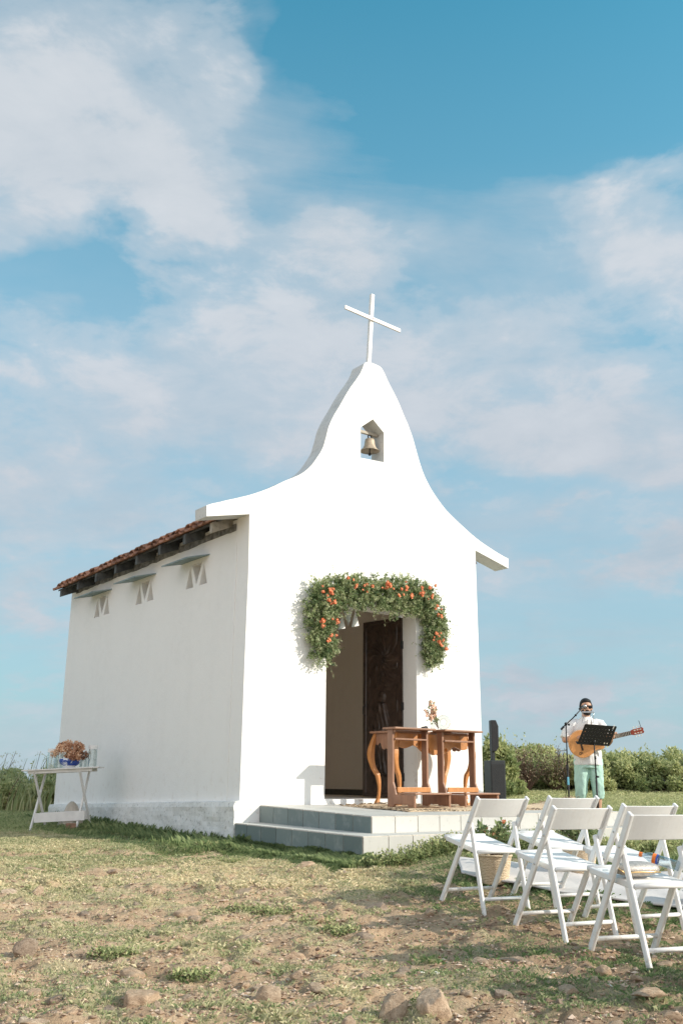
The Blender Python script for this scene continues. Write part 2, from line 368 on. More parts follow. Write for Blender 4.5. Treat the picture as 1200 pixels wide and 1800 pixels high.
# ------------------------------------------------------------------ leaves
def leaves(cen, size, rngseed=0, up=0.3, aspect=.45, outdir=None, bend=.0):
    """diamond leaf quads around centres; returns V,F"""
    r = np.random.default_rng(rngseed); n = len(cen)
    d = r.normal(size=(n, 3)); d[:, 2] += up
    if outdir is not None: d = d*.7+outdir
    d /= np.linalg.norm(d, axis=1)[:, None]
    q = r.normal(size=(n, 3)); s = np.cross(d, q); s /= np.linalg.norm(s, axis=1)[:, None]
    L = (np.asarray(size)*np.ones(n))[:, None]
    nn = np.cross(d, s)
    V = np.stack([cen, cen+d*L*.45+s*L*aspect*.5+nn*L*bend, cen+d*L, cen+d*L*.45-s*L*aspect*.5+nn*L*bend], 1).reshape(-1, 3)
    return V, np.arange(4*n).reshape(n, 4)
def blades(x, y, z, hgt, wid, seed=0, lean=.5):
    r = np.random.default_rng(seed); n = len(x); a = r.uniform(0, 2*PI, n); b = r.uniform(0, 2*PI, n)
    l = r.uniform(0, 1, n)**.8*lean*hgt*1.4
    wx = np.cos(a)*wid/2; wy = np.sin(a)*wid/2
    P0 = np.stack([x-wx, y-wy, z-.004], 1); P1 = np.stack([x+wx, y+wy, z-.004], 1)
    mx = x+np.cos(b)*l*.4; my = y+np.sin(b)*l*.4
    P2 = np.stack([mx+wx*.8, my+wy*.8, z+hgt*.6], 1); P3 = np.stack([x+np.cos(b)*l, y+np.sin(b)*l, z+hgt*(1-.25*l/np.maximum(hgt, 1e-4))], 1)
    V = np.stack([P0, P1, P2, P3], 1).reshape(-1, 3); return V, np.arange(4*n).reshape(n, 4)
# footprint helper: local coordinates of the chapel
def loc_uv(x, y):
    dx = np.asarray(x)-C0[0]; dy = np.asarray(y)-C0[1]; return dx*CU+dy*SU, -dx*SU+dy*CU
def free(x, y, pad=0.0):   # True where grass may grow
    u, v = loc_uv(x, y)
    ch = (u > -.02-pad) & (u < W+.02) & (v > -.1) & (v < D+.1)
    pf = (u > -.10-pad) & (u < 4.12) & (v > -2.31-pad) & (v < .05)
    return ~(ch | pf)

# ================================================================== SETTING
xs = np.concatenate([-np.geomspace(6, 400, 60)[::-1], np.arange(-5.97, 6, .03), np.geomspace(6.03, 400, 60)])
ys = np.concatenate([-np.geomspace(.4, 400, 50)[::-1]+2.0, np.arange(2, 10, .028), np.arange(10, 22, .09), np.geomspace(22.1, 400, 60)])
X, Y = np.meshgrid(xs, ys); Z = H(X, Y); B = bare(X, Y)
far = sstep(14, 17, Y); B = B*(1-far)
u, v = loc_uv(X, Y); near = np.exp(-((np.clip(-u, 0, 9)+np.clip(u-4.2, 0, 9))**2+(np.clip(-v-2.3, 0, 9))**2)/.09); B = B*(1-near)
nx, ny = len(xs), len(ys); idx = np.arange(nx*ny).reshape(ny, nx)
F = np.stack([idx[:-1, :-1], idx[:-1, 1:], idx[1:, 1:], idx[1:, :-1]], -1).reshape(-1, 4)
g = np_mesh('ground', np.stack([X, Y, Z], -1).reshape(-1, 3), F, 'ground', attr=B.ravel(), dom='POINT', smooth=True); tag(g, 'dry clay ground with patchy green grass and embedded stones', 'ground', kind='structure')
s = MB(); s.add([(-9000, -9000, -20), (9000, -9000, -20), (9000, 9000, -20), (-9000, 9000, -20)], [(0, 1, 2, 3)])
tag(s.build('sea', 'sea'), 'blue sea behind the headland', 'sea', kind='structure')

# ================================================================== CHAPEL
ch = empty('chapel', (C0[0], C0[1], 0), YAW, 'small white chapel with curved bell gable, tiled roof and open carved door', 'chapel')
T = .27
gab = [(-.59, 3.99), (-.31, 4.10), (-.02, 4.22), (.24, 4.35), (.48, 4.49), (.649, 4.59), (.768, 4.674), (.889, 4.79), (.992, 4.941), (1.053, 5.06), (1.099, 5.213), (1.148, 5.366), (1.219, 5.533), (1.328, 5.728), (1.44, 5.919), (1.573, 6.127), (1.685, 6.315), (1.728, 6.415), (1.777, 6.452), (1.847, 6.463), (1.968, 6.461), (2.038, 6.438), (2.089, 6.375), (2.18, 6.229), (2.292, 6.071), (2.394, 5.893), (2.506, 5.70), (2.597, 5.519), (2.658, 5.348), (2.728, 5.162), (2.799, 5.011), (2.902, 4.865), (3.02, 4.745), (3.18, 4.61), (3.44, 4.45), (3.75, 4.29), (4.05, 4.17), (4.41, 4.07)]
def smooth_poly(p, k=3):
    out = []
    for i in range(len(p)-1):
        p0 = p[max(i-1, 0)]; p1 = p[i]; p2 = p[i+1]; p3 = p[min(i+2, len(p)-1)]
        for j in range(k):
            t = j/k; out.append(tuple(.5*((2*p1[c])+(-p0[c]+p2[c])*t+(2*p0[c]-5*p1[c]+4*p2[c]-p3[c])*t*t+(-p0[c]+3*p1[c]-3*p2[c]+p3[c])*t**3) for c in (0, 1)))
    return out+[p[-1]]
gab_s = smooth_poly(gab)
dl, dr, dz0, dz1 = 1.155, 2.605, .72, 3.06
outline = [(0, .2), (0, 2.2), (.012, 3.3), (0, 3.985), (-.58, 3.86)]+gab_s+[(4.40, 3.93), (3.745, 4.10), (3.745, 3.0), (3.752, 1.6), (3.755, .2)]
outline = [(p[0]+.004*math.sin(p[1]*9+p[0]*5)+.012*(float(fbm(p[0]*6, p[1]*6, 3, 4))-.5), p[1]+(.014*(float(fbm(p[0]*5, p[1]*5, 3, 14))-.5) if p[1] > 4 else 0)) for p in outline]
MY = Matrix(((1, 0, 0, 0), (0, 0, 1, 0), (0, 1, 0, 0), (0, 0, 0, 1)))   # plate XY -> X,Z ; thickness -> +Y
def fw(p):
    n = p.normal
    if n.y < -.9: return 0
    if n.y > .9: return 2 if p.center.z < 4.0 else 1
    c = p.center
    if n.x < -.5 and c.z < 4.0 and -.1 < c.x < .1: return 3
    return 0 if (c.z < 4.0 and -.2 < c.x < 3.8) else 1
plate('front_wall', outline, [[(dl, dz0), (dr, dz0), (dr, dz1), (dl, dz1)], [(1.67, 5.05), (2.07, 5.07), (2.07, 5.49), (1.88, 5.645), (1.67, 5.48)]], T, MY, ['plaster_front', 'plaster_worn', 'plaster_in', 'plaster_side'], ch, fw)
# side walls with M-shaped openings
WZ0, WZ1 = 3.30, 3.60
def m_holes(vc):
    h = []; w = .56; a = vc-w/2
    h.append([(a, WZ0), (a+.20, WZ0), (a+.10, WZ1-.02)])
    h.append([(a+.15, WZ1), (a+w-.15, WZ1), (a+w/2, WZ0+.02)])
    h.append([(a+w-.20, WZ0), (a+w, WZ0), (a+w-.10, WZ1-.02)])
    return h
VC = [1.25, 2.75, 4.22]
sw = [(T+.002, .2), (D-.002, .2), (D-.002, 3.92), (T+.002, 3.98)]
# plate XY -> (Y,Z), thickness -> +X
MX = Matrix(((0, 0, 1, 0), (1, 0, 0, 0), (0, 1, 0, 0), (0, 0, 0, 1)))
for x0, inner in ((0.0, 1), (W-.18, -1)):
    mats = ['plaster_side', 'plaster_in']
    f = lambda p, s=inner: 1 if p.normal.x*s > .5 else 0
    plate('side_wall', sw, sum([m_holes(c) for c in VC], []), .18, Matrix.Translation((x0, 0, 0)) @ MX, mats, ch, f)
ro = [(0, .2), (W, .2), (W, 3.98), (W, 4.0), (W/2, 4.85), (.6, 4.27), (.35, 4.22), (.1, 4.09), (-.12, 3.98), (-.12, 3.86), (0, 3.86)]
plate('rear_wall', ro, [], .2, Matrix.Translation((0, D, 0)) @ MY, ['plaster_side', 'plaster_in'], ch, lambda p: 1 if p.normal.y < -.9 and p.center.z < 4 else 0)
# plinth (sloping top, rough)
def rough_strip(name, path, z0f, z1f, th, mat, n=170, m=12, amp=.017):
    (xa, ya), (xb, yb), nrm = path; V = []; 
    rows = m+1
    for i in range(n+1):
        t = i/n; x = xa+(xb-xa)*t; y = ya+(yb-ya)*t; z0 = z0f(t); z1 = z1f(t)
        for j in range(rows+1):
            if j < rows: k = j/(rows-1); z = z0+(z1-z0)*k; off = th+amp*(float(fbm(t*30, k*6, 3, 21))-.5)*2-(.018 if j == rows-1 else 0)
            else: z = z1+.012; off = -.02
            if j == rows-1: z += .012*(float(fbm(t*25, 3, 3, 5))-.5)
            V.append((x+nrm[0]*off, y+nrm[1]*off, z))
    r1 = rows+1; F = [(i*r1+j, (i+1)*r1+j, (i+1)*r1+j+1, i*r1+j+1) for i in range(n) for j in range(rows)]
    b = MB(); b.add(V, F); base = len(b.v)
    e0 = [V[j] for j in range(r1)]; b.add(e0+[(xa, ya, z0f(0))], [tuple(range(r1+1))]); e1 = [V[n*r1+j] for j in range(r1)]; b.add(e1+[(xb, yb, z0f(1))], [tuple(range(r1+1))])
    return b.build(name, mat, ch, smooth=False)
rough_strip('plinth', ((0, -.035), (0, D+.2), (-1, 0)), lambda t: .05, lambda t: .705-.175*t, .085, 'plinth')
rough_strip('plinth', ((W, D+.2), (W, .0), (1, 0)), lambda t: .05, lambda t: .60, .06, 'plinth')
b = MB(); b.bb(.18, W-.18, T, D, .60, .716); b.build('floor', 'floor_in', ch)
b = MB(); b.bb(dl+.002, dr-.002, .01, T, .62, .717); b.build('threshold', 'plaster_front', ch)
b = MB(); b.bb(W-.205, W-.182, T+.01, D-.01, .717, .80); b.bb(.182, W-.206, D-.025, D-.002, .717, .80); b.bb(.182, .205, T+.01, D-.03, .717, .80); b.build('skirting', 'skirting', ch)
b = MB(); b.bb(.19, W-.19, T+.01, D-.01, 4.02, 4.05); b.build('ceiling', 'plaster_in', ch)
# roof: barrel tiles
eu = -.25; ez = 3.93; sl = math.tan(R(26)); rid = W/2
def tile(b, v0, s0, s1, side, convex, r=.078, lift=0):
    vs = []; n = 6
    for k, s in enumerate((s0, s1)):
        for j in range(n+1):
            a = PI*j/n; rr = r*(1-.12*k)
            yy = v0+rr*math.cos(a); hh = rr*.62*math.sin(a)*(1 if convex else -.7)
            x = s; z = ez+(s-eu)*sl+hh+lift+(.02*(1-k))
            if side: x = W-x
            vs.append((x, yy, z))
    o = [(i, i+1, n+2+i, n+1+i) for i in range(n)]
    vs2 = [(p[0], p[1], p[2]-.016) for p in vs]; m = len(vs)
    fs = o+[tuple(i+m for i in f[::-1]) for f in o]+[(i, i+m, i+1+m, i+1) for i in range(n)]+[(n+1+i, n+2+i, n+2+i+m, n+1+i+m) for i in range(n)]
    b.add(vs+vs2, fs)
rt = MB(); rr_ = random.Random(3)
for side in (0, 1):
    vv = .33
    while vv < D+.16:
        s = eu-.03+rr_.uniform(-.035, .02)
        while s < rid:
            tile(rt, vv+rr_.uniform(-.008, .008), s, min(s+.40, rid+.03), side, True, lift=.022+rr_.uniform(-.006, .008)); tile(rt, vv+.09, s-.03, min(s+.40, rid), side, False, lift=.022); s += .33
        vv += .18
for i_, q_ in enumerate(rt.v): rt.v[i_] = (q_[0], q_[1], q_[2]+.04-.018*q_[1])
roof = rt.build('roof', 'terracotta', ch, smooth=True, fix=False)
b = MB(); b.tube([(rid, .3, ez+(rid-eu)*sl+.07), (rid, D-.05, ez+(rid-eu)*sl+.07)], .10, 12); b.build('ridge_tile', 'terracotta', roof)
b = MB()
for side in (0, 1):
    q = [(eu+.02, ez-.005), (rid, ez+(rid-eu)*sl-.025), (rid, ez+(rid-eu)*sl-.045), (eu+.02, ez-.03)]
    if side: q = [(W-a, z) for a, z in q]
    b.prism(q, .29, D+.2, 'Y')
for i_, q_ in enumerate(b.v): b.v[i_] = (q_[0], q_[1], q_[2]+.035-.018*q_[1])
b.build('roof_deck', 'timber_grey', roof)
for side in (0, 1):
    for i in range(8):
        v0 = .42+i*.69; pale = (i == 0)
        v0 = min(v0, D+.12)
        a = (eu-.03, ez-.06); c = (.05, ez-.06+(.08-eu)*sl)
        q = [(eu-.03, ez-.035), (.10, ez-.035+(.13-eu)*sl), (.10, ez-.19+(.13-eu)*sl), (eu-.03, ez-.165)]
        if side: q = [(W-p, z) for p, z in q]
        m = MB(); m.prism([(q_[0], q_[1]+.035-.018*v0) for q_ in q], v0-.035, v0+.035, 'Y'); m.build('rafter', 'timber_pale' if pale else 'timber_grey', roof, bevel=.004)
m = MB(); q = [(D-.01, 3.875), (.29, 3.925)]+[(.29+(D-.30)*i/70, 3.885-.05*i/70-.045*float(fbm(i*.35, 2, 3, 8))-.02) for i in range(71)]; m.prism(q, -.016, -.002, 'X'); simple('mortar', (.20, .195, .18), .95, .6, 12, .5); m.build('mortar_band', 'mortar', roof)
for side in (0, 1):
    for c in VC:
        m = MB(); s = -1 if side == 0 else 1; x0 = 0 if side == 0 else W
        vs = [(x0, c-.32, 3.655), (x0, c+.42, 3.655), (x0+s*.26, c+.50, 3.60), (x0+s*.26, c-.20, 3.60)]
        vs += [(p[0], p[1], p[2]+.014) for p in vs]; m.add(vs, [(0, 1, 2, 3), (7, 6, 5, 4), (0, 4, 5, 1), (1, 5, 6, 2), (2, 6, 7, 3), (3, 7, 4, 0)])
        m.build('window_awning', 'awning', ch)
# door leaves, carved
def door_leaf(hx, sgn, ang):
    w = .70; h = dz1-dz0-.02; V = []; nu, nz = 46, 130; F = []
    def relief(a, z):
        s = 0.0
        # border frame
        e = min(a, w-a, z, h-z)
        if e < .05: return .012
        if e < .065: return -.004
        # standing robed figure in the middle of the panel
        fx, fz = a-w*.5, z-.15*h
        t = (z-.12*h)/(.40*h)
        if 0 < t < 1:
            hw = .17*(1-t)**.7+.06
            if abs(fx) < hw: s += .022*math.sqrt(max(0, 1-(fx/hw)**2))+.006*math.sin(fx*90+3*math.sin(z*9))
        d = math.hypot(fx, (z-.555*h)); s += .024*math.sqrt(max(0, 1-(d/.065)**2)) if d < .065 else 0
        s += .014*(noise.noise(Vector((a*9, z*6, 1.3)))+noise.noise(Vector((a*20, z*16, 4.3)))*.5)
        s += .007*math.sin(12*math.atan2(z-.78*h, fx)+30*math.hypot(fx, z-.78*h)) if z > .62*h else 0
        return s
    for i in range(nu+1):
        for j in range(nz+1):
            a = w*i/nu; z = h*j/nz; V.append((a, .022+relief(a, z), z))
    n1 = nz+1; F = [(i*n1+j, (i+1)*n1+j, (i+1)*n1+j+1, i*n1+j+1) for i in range(nu) for j in range(nz)]
    m = MB(); m.add(V, F); m.bb(0, w, -.02, .0215, 0, h)
    o = m.build('door', 'carved_wood', ch, fix=False); o.location = (hx, T+.0, dz0+.01); o.rotation_euler = (0, 0, ang)
    if sgn < 0: o.scale = (1, -1, 1)
    for hz in (.25, 1.15, 1.95):
        k = MB(); k.tube([(-.004, -.0, hz-.05), (-.004, -.0, hz+.05)], .013, 8); k.bb(-.012, .03, .022, .03, hz-.05, hz+.05); k.build('hinge', 'iron', o)
    m = MB(); m.tube([(w-.04, .03, 1.05), (w-.04, .07, 1.07), (w-.04, .07, 1.17), (w-.04, .03, 1.19)], .008, 8); m.build('handle', 'iron', o)
    return o
door_leaf(dr-.01, 1, R(97)); door_leaf(dl+.01, -1, R(88))
# cross on gable
m = MB(); cx = 1.93
cx = 0; m.bb(cx-.028, cx+.028, .10, .15, -.05, 1.155)
m.build('cross', 'white_paint', ch, bevel=.004)
crs = [o for o in ch.children if o.name == 'cross'][0]; crs.location = (1.895, 0, 6.44); crs.rotation_euler = (0, R(3.4), 0)
m = MB(); m.bb(cx-.49, cx+.51, .075, .099, .725, .78); m.build('cross_arm', 'white_paint', crs, bevel=.004)
m = MB(); m.box((cx, .073, .752), (.012, .006, .012)); m.build('bolt', 'brick', crs)
m = MB(); m.bb(1.672, 2.068, .12, .16, 5.465, 5.505); m.build('bell_beam', 'timber_pale', ch, bevel=.004)
bl = empty('bell', world(1.935, .14, 5.235), YAW, 'small bronze bell hanging in the opening of the white gable', 'bell')
m = MB(); m.lathe([(.0, .205), (.03, .20), (.055, .185), (.062, .15), (.068, .09), (.085, .045), (.115, .01), (.122, 0), (.112, 0), (.08, .045), (.06, .09), (.052, .15), (0, .17)], 32)
m.build('bell_body', 'bronze', bl, smooth=True); bl.scale = (1.1, 1.1, .92)
m = MB(); m.tube([(0, 0, .15), (0, 0, -.035)], .008, 8); m.ell((0, 0, -.045), (.02, .02, .025)); m.build('clapper', 'iron', bl, smooth=True)
m = MB(); m.tube([(-.022, 0, .20), (-.025, 0, .235), (0, 0, .255), (.025, 0, .235), (.022, 0, .20)], .009, 8); m.bb(-.03, .03, -.012, .012, .25, .262); m.build('yoke', 'iron', bl, smooth=True)

# ================================================================== STEPS
pf = empty('tiled_platform', (C0[0], C0[1], 0), YAW, 'two-tier platform clad in grey slate tiles before the chapel door', 'steps')
def pz(v): return .657+.026*v
def tiled(name, u0, u1, v0, v1, zb, zt, slope=True, tl=.30):
    """box clad with tiles on left, front, right and top; zt(v)"""
    m = MB(); at = []
    def quadbox(p, nrm, t=.006):
        vs = [Vector(q) for q in p]; n = Vector(nrm)*t
        vv = vs+[q+n for q in vs]; m.add(vv, [(4, 5, 6, 7), (0, 1, 5, 4), (1, 2, 6, 5), (2, 3, 7, 6), (3, 0, 4, 7)], 0); r = random.random(); r = r*.30 if nrm[0] < -.5 else .68+.32*r; at.extend([r]*5)  # left faces get darker tones: their shade is put into the tile colour
    g = .005
    core = [(u0, v0, zb), (u1, v0, zb), (u1, v1, zb), (u0, v1, zb), (u0, v0, zt(v0)), (u1, v0, zt(v0)), (u1, v1, zt(v1)), (u0, v1, zt(v1))]
    m.add(core, [(0, 3, 2, 1), (4, 5, 6, 7), (0, 1, 5, 4), (1, 2, 6, 5), (2, 3, 7, 6), (3, 0, 4, 7)], 1); at.extend([.5]*6)
    n = max(1, round((u1-u0)/tl)); du = (u1-u0)/n
    for i in range(n):
        a, b = u0+i*du+g, u0+(i+1)*du-g
        quadbox([(a, v0, zb), (b, v0, zb), (b, v0, zt(v0)-.004), (a, v0, zt(v0)-.004)], (0, -1, 0))
    k = max(1, round((v1-v0)/tl)); dv = (v1-v0)/k
    for i in range(k):
        a, b = v0+i*dv+g, v0+(i+1)*dv-g
        quadbox([(u0, b, zb), (u0, a, zb), (u0, a, zt(a)-.004), (u0, b, zt(b)-.004)], (-1, 0, 0))
        quadbox([(u1, a, zb), (u1, b, zb), (u1, b, zt(b)-.004), (u1, a, zt(a)-.004)], (1, 0, 0))
    for i in range(n):
        for j in range(k):
            a, b = u0+i*du+g, u0+(i+1)*du-g; c, d = v0+j*dv+g, v0+(j+1)*dv-g
            quadbox([(a, c, zt(c)), (b, c, zt(c)), (b, d, zt(d)), (a, d, zt(d))], (0, 0, 1))
    o = m.build(name, ['slate_tile', 'grout'], pf, fix=False); A = o.data.attributes.new('v', 'FLOAT', 'FACE'); A.data.foreach_set('value', at); return o
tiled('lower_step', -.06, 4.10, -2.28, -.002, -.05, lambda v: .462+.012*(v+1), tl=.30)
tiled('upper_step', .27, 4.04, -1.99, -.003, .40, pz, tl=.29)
exec_after = []

# ================================================================== woven mat, kneelers, table
m = MB(); cen = (2.35, -.86); n = 72; V = []; V2 = []
uA, uB, vA, vB = 1.15, 3.82, -1.50, -.33
cols = 60; rws = 26; VV = []
for i in range(cols+1):
    for j in range(rws+1):
        a = i/cols; c = j/rws; uu = uA+(uB-uA)*a; vv = vA+(vB-vA)*c
        e = min(a, 1-a, c*.45, (1-c)*.45)
        uu += .02*math.sin(c*9)+.012*math.sin(a*40+c*70); vv += .015*math.sin(a*14)+.01*math.sin(a*60)
        lift = .13*max(0, (a-.93)/.07)**1.6*max(0, 1-c*1.6)
        z = pz(vv)+.012+.010*abs(math.sin(c*40))+.008*math.sin(a*13+c*5)+lift
        VV.append((uu, vv, z))
n1 = rws+1; F = [(i*n1+j, (i+1)*n1+j, (i+1)*n1+j+1, i*n1+j+1) for i in range(cols) for j in range(rws)]
edge = [i*n1 for i in range(cols+1)]+[cols*n1+j for j in range(1, n1)]+[i*n1+rws for i in range(cols-1, -1, -1)]+[j for j in range(rws-1, 0, -1)]
m.add(VV, F); k = len(VV); low = [(VV[i][0], VV[i][1], VV[i][2]-.011) for i in edge]; o0 = len(m.v); m.v += low
for a in range(len(edge)):
    b_ = (a+1) % len(edge); m.f.append((edge[a], edge[b_], o0+b_, o0+a)); m.mi.append(0)
matt = empty('woven_mat', (C0[0], C0[1], 0), YAW, 'long braided straw mat with one curled corner on the tiled platform', 'mat')
m.build('mat_body', 'straw', matt, smooth=True)
r = np.random.default_rng(4); ee = np.array([VV[i] for i in edge if True]); ee = ee[r.integers(0, len(ee), 900)]+r.normal(size=(900, 3))*(.012, .012, .002)
Vf, Ff = blades(ee[:, 0], ee[:, 1], ee[:, 2], .022, .004, 3, 2.0); np_mesh('fringe', Vf, Ff, 'twig', matt, attr=r.uniform(.6, 1, len(Ff)))

def kneeler(u0, label, wdt=.52):
    """prie-dieu; local x along U, y toward the chapel; user kneels at -y side"""
    k = empty('kneeler', world(u0, -1.18, pz(-1.0)+.022), YAW, label, 'kneeler', 'wooden kneelers before the door')
    H_ = .855
    for x in (0, wdt):
        prof = [(.0, 0), (.46, 0), (.46, H_), (.335, H_), (.335, .26), (.31, .20), (.27, .155), (.27, .14), (.0, .14)]
        prof = [(.46-a, z) for a, z in prof]  # y measured from chapel side
        prof = [(.0, 0), (.015, .012), (.10, .012), (.12, .03), (.34, .03), (.36, 0), (.46, 0), (.46, H_), (.37, H_), (.37, .27), (.33, .19), (.32, .135), (.0, .135)]
        p = MB(); p.prism([(a, z) for a, z in prof], x-.014, x+.014, 'X'); p.build('side_panel', 'walnut', k, bevel=.003)
    p = MB(); p.bb(-.055, wdt+.055, .27, .50, H_+.001, H_+.024); p.build('top_rail', 'walnut', k, bevel=.006)
    p = MB(); p.bb(.0145, wdt-.0145, .35, .45, H_-.115, H_-.097); p.build('shelf', 'walnut', k, bevel=.002)
    p = MB(); p.bb(-.016, wdt+.016, -.02, .27, .137, .157); p.build('kneeling_board', 'walnut', k, bevel=.005)
    p = MB(); p.bb(.0145, wdt-.0145, .31, .33, .16, .215); p.build('stretcher', 'honey', k, bevel=.003)
    return k
kneeler(1.53, 'walnut kneeler at left, its side over the table leg, dusty left panel'); kneeler(2.30, 'walnut kneeler at right, next to the white folding chair back')

tb = empty('console_table', world(1.745, -.63, pz(-.45)), YAW, 'polished wooden console table with scalloped apron and curved cabriole legs', 'table')
TL, TD, TH = 1.16, .44, .865
p = MB(); q = [(-.05, -.03), (.28, -.03), (.36, -.06), (TL-.36, -.06), (TL-.28, -.03), (TL+.05, -.03), (TL+.05, TD+.03), (-.05, TD+.03)]
p.prism(q, TH-.026, TH, 'Z'); p.build('table_top', 'walnut', tb, bevel=.008, seg=3)
def scallop(a0, a1, z0, n=40):
    out = []
    for i in range(n+1):
        t = i/n; s = abs(t-.5)*2
        z = z0-.03-.05*math.cos(PI*(t-.5))**2-.022*abs(math.sin(t*PI*4)); z += .055*max(0, 1-abs(s-.62)/.25)
        out.append((a0+(a1-a0)*t, z))
    return out
p = MB(); top = TH-.028
pr = [(0.03, top), (TL-.03, top)]+[(x, z) for x, z in scallop(.03, TL-.03, top-.13)][::-1]; p.prism(pr, -.002, .018, 'Y'); p.build('front_apron', 'honey', tb, bevel=.003)
p = MB(); pr = [(.34, top-.004), (TL-.34, top-.004)]+[(x, z) for x, z in scallop(.34, TL-.34, top-.15)][::-1]; p.prism(pr, -.045, -.003, 'Y'); p.build('apron_block', 'honey', tb, bevel=.004)
for x in (.008, TL-.008):
    p = MB(); pr = [(.03, top), (TD-.03, top)]+scallop(.03, TD-.03, top-.09, 24)[::-1]; p.prism(pr, x-.009, x+.009, 'X'); p.build('side_apron', 'walnut', tb, bevel=.002)
for (x, y, sx, sy) in ((.02, .02, -1, -1), (TL-.02, .02, 1, -1), (.02, TD-.02, -1, 1), (TL-.02, TD-.02, 1, 1)):
    p = MB(); pts = []; rad = []
    for i in range(22):
        t = i/21; z = (TH-.03)*(1-t); off = .05*math.sin(max(0, t-.12)/.88*PI*1.15)*(1-.2*t)*1.2 if t < .98 else -.0
        off = .066*math.sin(PI*min(1, t*1.75))-.035*math.sin(PI*max(0, (t-.5)/.5))*1.0
        w = .026+.010*math.exp(-((t-.28)/.12)**2)-.010*math.exp(-((t-.8)/.15)**2)+.006*(t > .95)
        pts.append((x+sx*off, y+sy*off*.35, z)); rad.append(w*1.2)
    p.tube(pts, [q*1.15 for q in rad], 4); o = p.build('leg', 'honey', tb, bevel=.008, smooth=False)
top_z = pz(-.45)+TH
# kneeler A's top is where the vase stands
kt = pz(-1.0)+.022+.855+.024
def at_u(u, v, z): return world(u, v, z)
vs_ = empty('glass_vase', world(2.36, -.76, kt+.001), YAW-R(28), 'clear glass ring-shaped vase standing on the altar', 'vase')
p = MB(); pts = [(0.062*math.cos(a)*1.0, 0, .088+.062*math.sin(a)*1.0) for a in [2*PI*i/40 for i in range(41)]]
p.tube([(x, 0, z) for x, y, z in pts], .027, 16, cap=False); p.build('ring_body', 'glass', vs_, smooth=True)
p = MB(); p.lathe([(.022, .0), (.026, .03), (.018, .06), (.02, .10)], 16, (-.13, 0, 0.0)); o = p.build('neck', 'glass', vs_, smooth=True)
p = MB(); p.lathe([(0, .004), (.055, .004), (.058, -.0), (0, 0)], 30); p.build('base', 'glass', vs_, smooth=True)
fl = empty('flower_sprig', world(2.24, -.80, kt+.003), YAW, 'sprig of pale peach roses leaning out of the glass vase', 'flowers')
p = MB(); stems = []
for i in range(9):
    a = random.uniform(-.85, .25); b_ = random.uniform(-.25, .25); L = random.uniform(.16, .33)
    e = (math.sin(a)*L-.03, b_*.2, math.cos(a)*L); stems.append(e); p.tube([(0, 0, 0.0), (e[0]*.4, e[1]*.4, e[2]*.55), e], .0025, 5)
p.build('stem', 'stem_brown', fl)
cc = np.array([[e[0]*t, e[1]*t, e[2]*t] for e in stems for t in np.linspace(.3, 1, 12)])+rng.normal(size=(108, 3))*.014
Vl, Fl = leaves(cc, rng.uniform(.025, .05, 108), 5, .4); np_mesh('leaf_cluster', Vl, Fl, 'garland_leaf', fl, attr=rng.random(108))
def bloom_mesh(r=.016, seed=0, n=14):
    rr = np.random.default_rng(seed); m = MB()
    for i in range(n):
        t = i/n; a = i*2.4; el = .2+1.2*(1-t); d = Vector((math.cos(a)*math.cos(el), math.sin(a)*math.cos(el), math.sin(el))); s = d.cross(Vector((0, 0, 1))).normalized(); n_ = s.cross(d)
        R_ = r*(.6+.5*t); m.add([d*R_*.1, d*R_*.6+s*R_*.55-n_*R_*.1, d*R_+s*R_*.25+n_*R_*.2, d*R_-s*R_*.25+n_*R_*.2, d*R_*.6-s*R_*.55-n_*R_*.1], [(0, 1, 2, 3, 4)])
    m.ell((0, 0, r*.35), (r*.5, r*.5, r*.5), 8, 6); return m
for i, e in enumerate(stems*2):
    for j in range(3):
        o = bloom_mesh(.021, i).build('blossom', 'petal_peach', fl, smooth=True, fix=False); t = random.uniform(.6, 1.05)
        o.location = (e[0]*t+random.uniform(-.02, .02), e[1]*t+random.uniform(-.02, .02), e[2]*t+random.uniform(-.015, .02)); o.rotation_euler = (random.uniform(-1.5, 1.5), random.uniform(-1.5, 1.5), 0)
p = MB(); p.ell((0, 0, .012), (.05, .03, .014), 14, 8); p.ell((.03, .01, .02), (.025, .02, .014), 12, 6); o = p.build('pouch', 'black_plastic', smooth=True); o.location = world(2.02, -.80, kt); o.rotation_euler = (0, 0, YAW); tag(o, 'small black pouch lying on the altar beside the glass vase', 'pouch')

# ================================================================== garland
gl = empty('flower_garland', world(1.9, -.02, 2.9), YAW, 'leafy green garland with orange roses arched over the chapel door', 'garland')
path = [(1.06, 2.42, .13), (1.00, 2.62, .17), (.99, 2.85, .19), (1.02, 3.05, .20), (1.12, 3.16, .20), (1.35, 3.20, .18), (1.62, 3.22, .19), (1.85, 3.24, .18), (2.05, 3.24, .20), (2.28, 3.26, .22), (2.48, 3.28, .21), (2.66, 3.26, .19), (2.80, 3.14, .17), (2.86, 2.95, .17), (2.86, 2.75, .16), (2.82, 2.58, .12), (2.77, 2.46, .08)]
pp = np.array(path); t0 = np.linspace(0, len(path)-1, 400); cu_ = np.stack([np.interp(t0, range(len(path)), pp[:, k]) for k in range(3)], 1)
r = np.random.default_rng(11); nb = 1900
ii = r.integers(0, 400, nb); cx_ = cu_[ii]; ang = r.uniform(0, 2*PI, nb); rad = np.sqrt(r.uniform(0, 1, nb))*cx_[:, 2]*(1+.25*r.normal(size=nb)*.5)
bx = cx_[:, 0]+np.cos(ang)*rad-1.9; bz = cx_[:, 1]+np.sin(ang)*rad-2.9; by = -.02-r.uniform(0, .12, nb)*(1-.5*(rad/cx_[:, 2]).clip(0, 1))
tw = np.stack([bx, by, bz], 1); k = 22
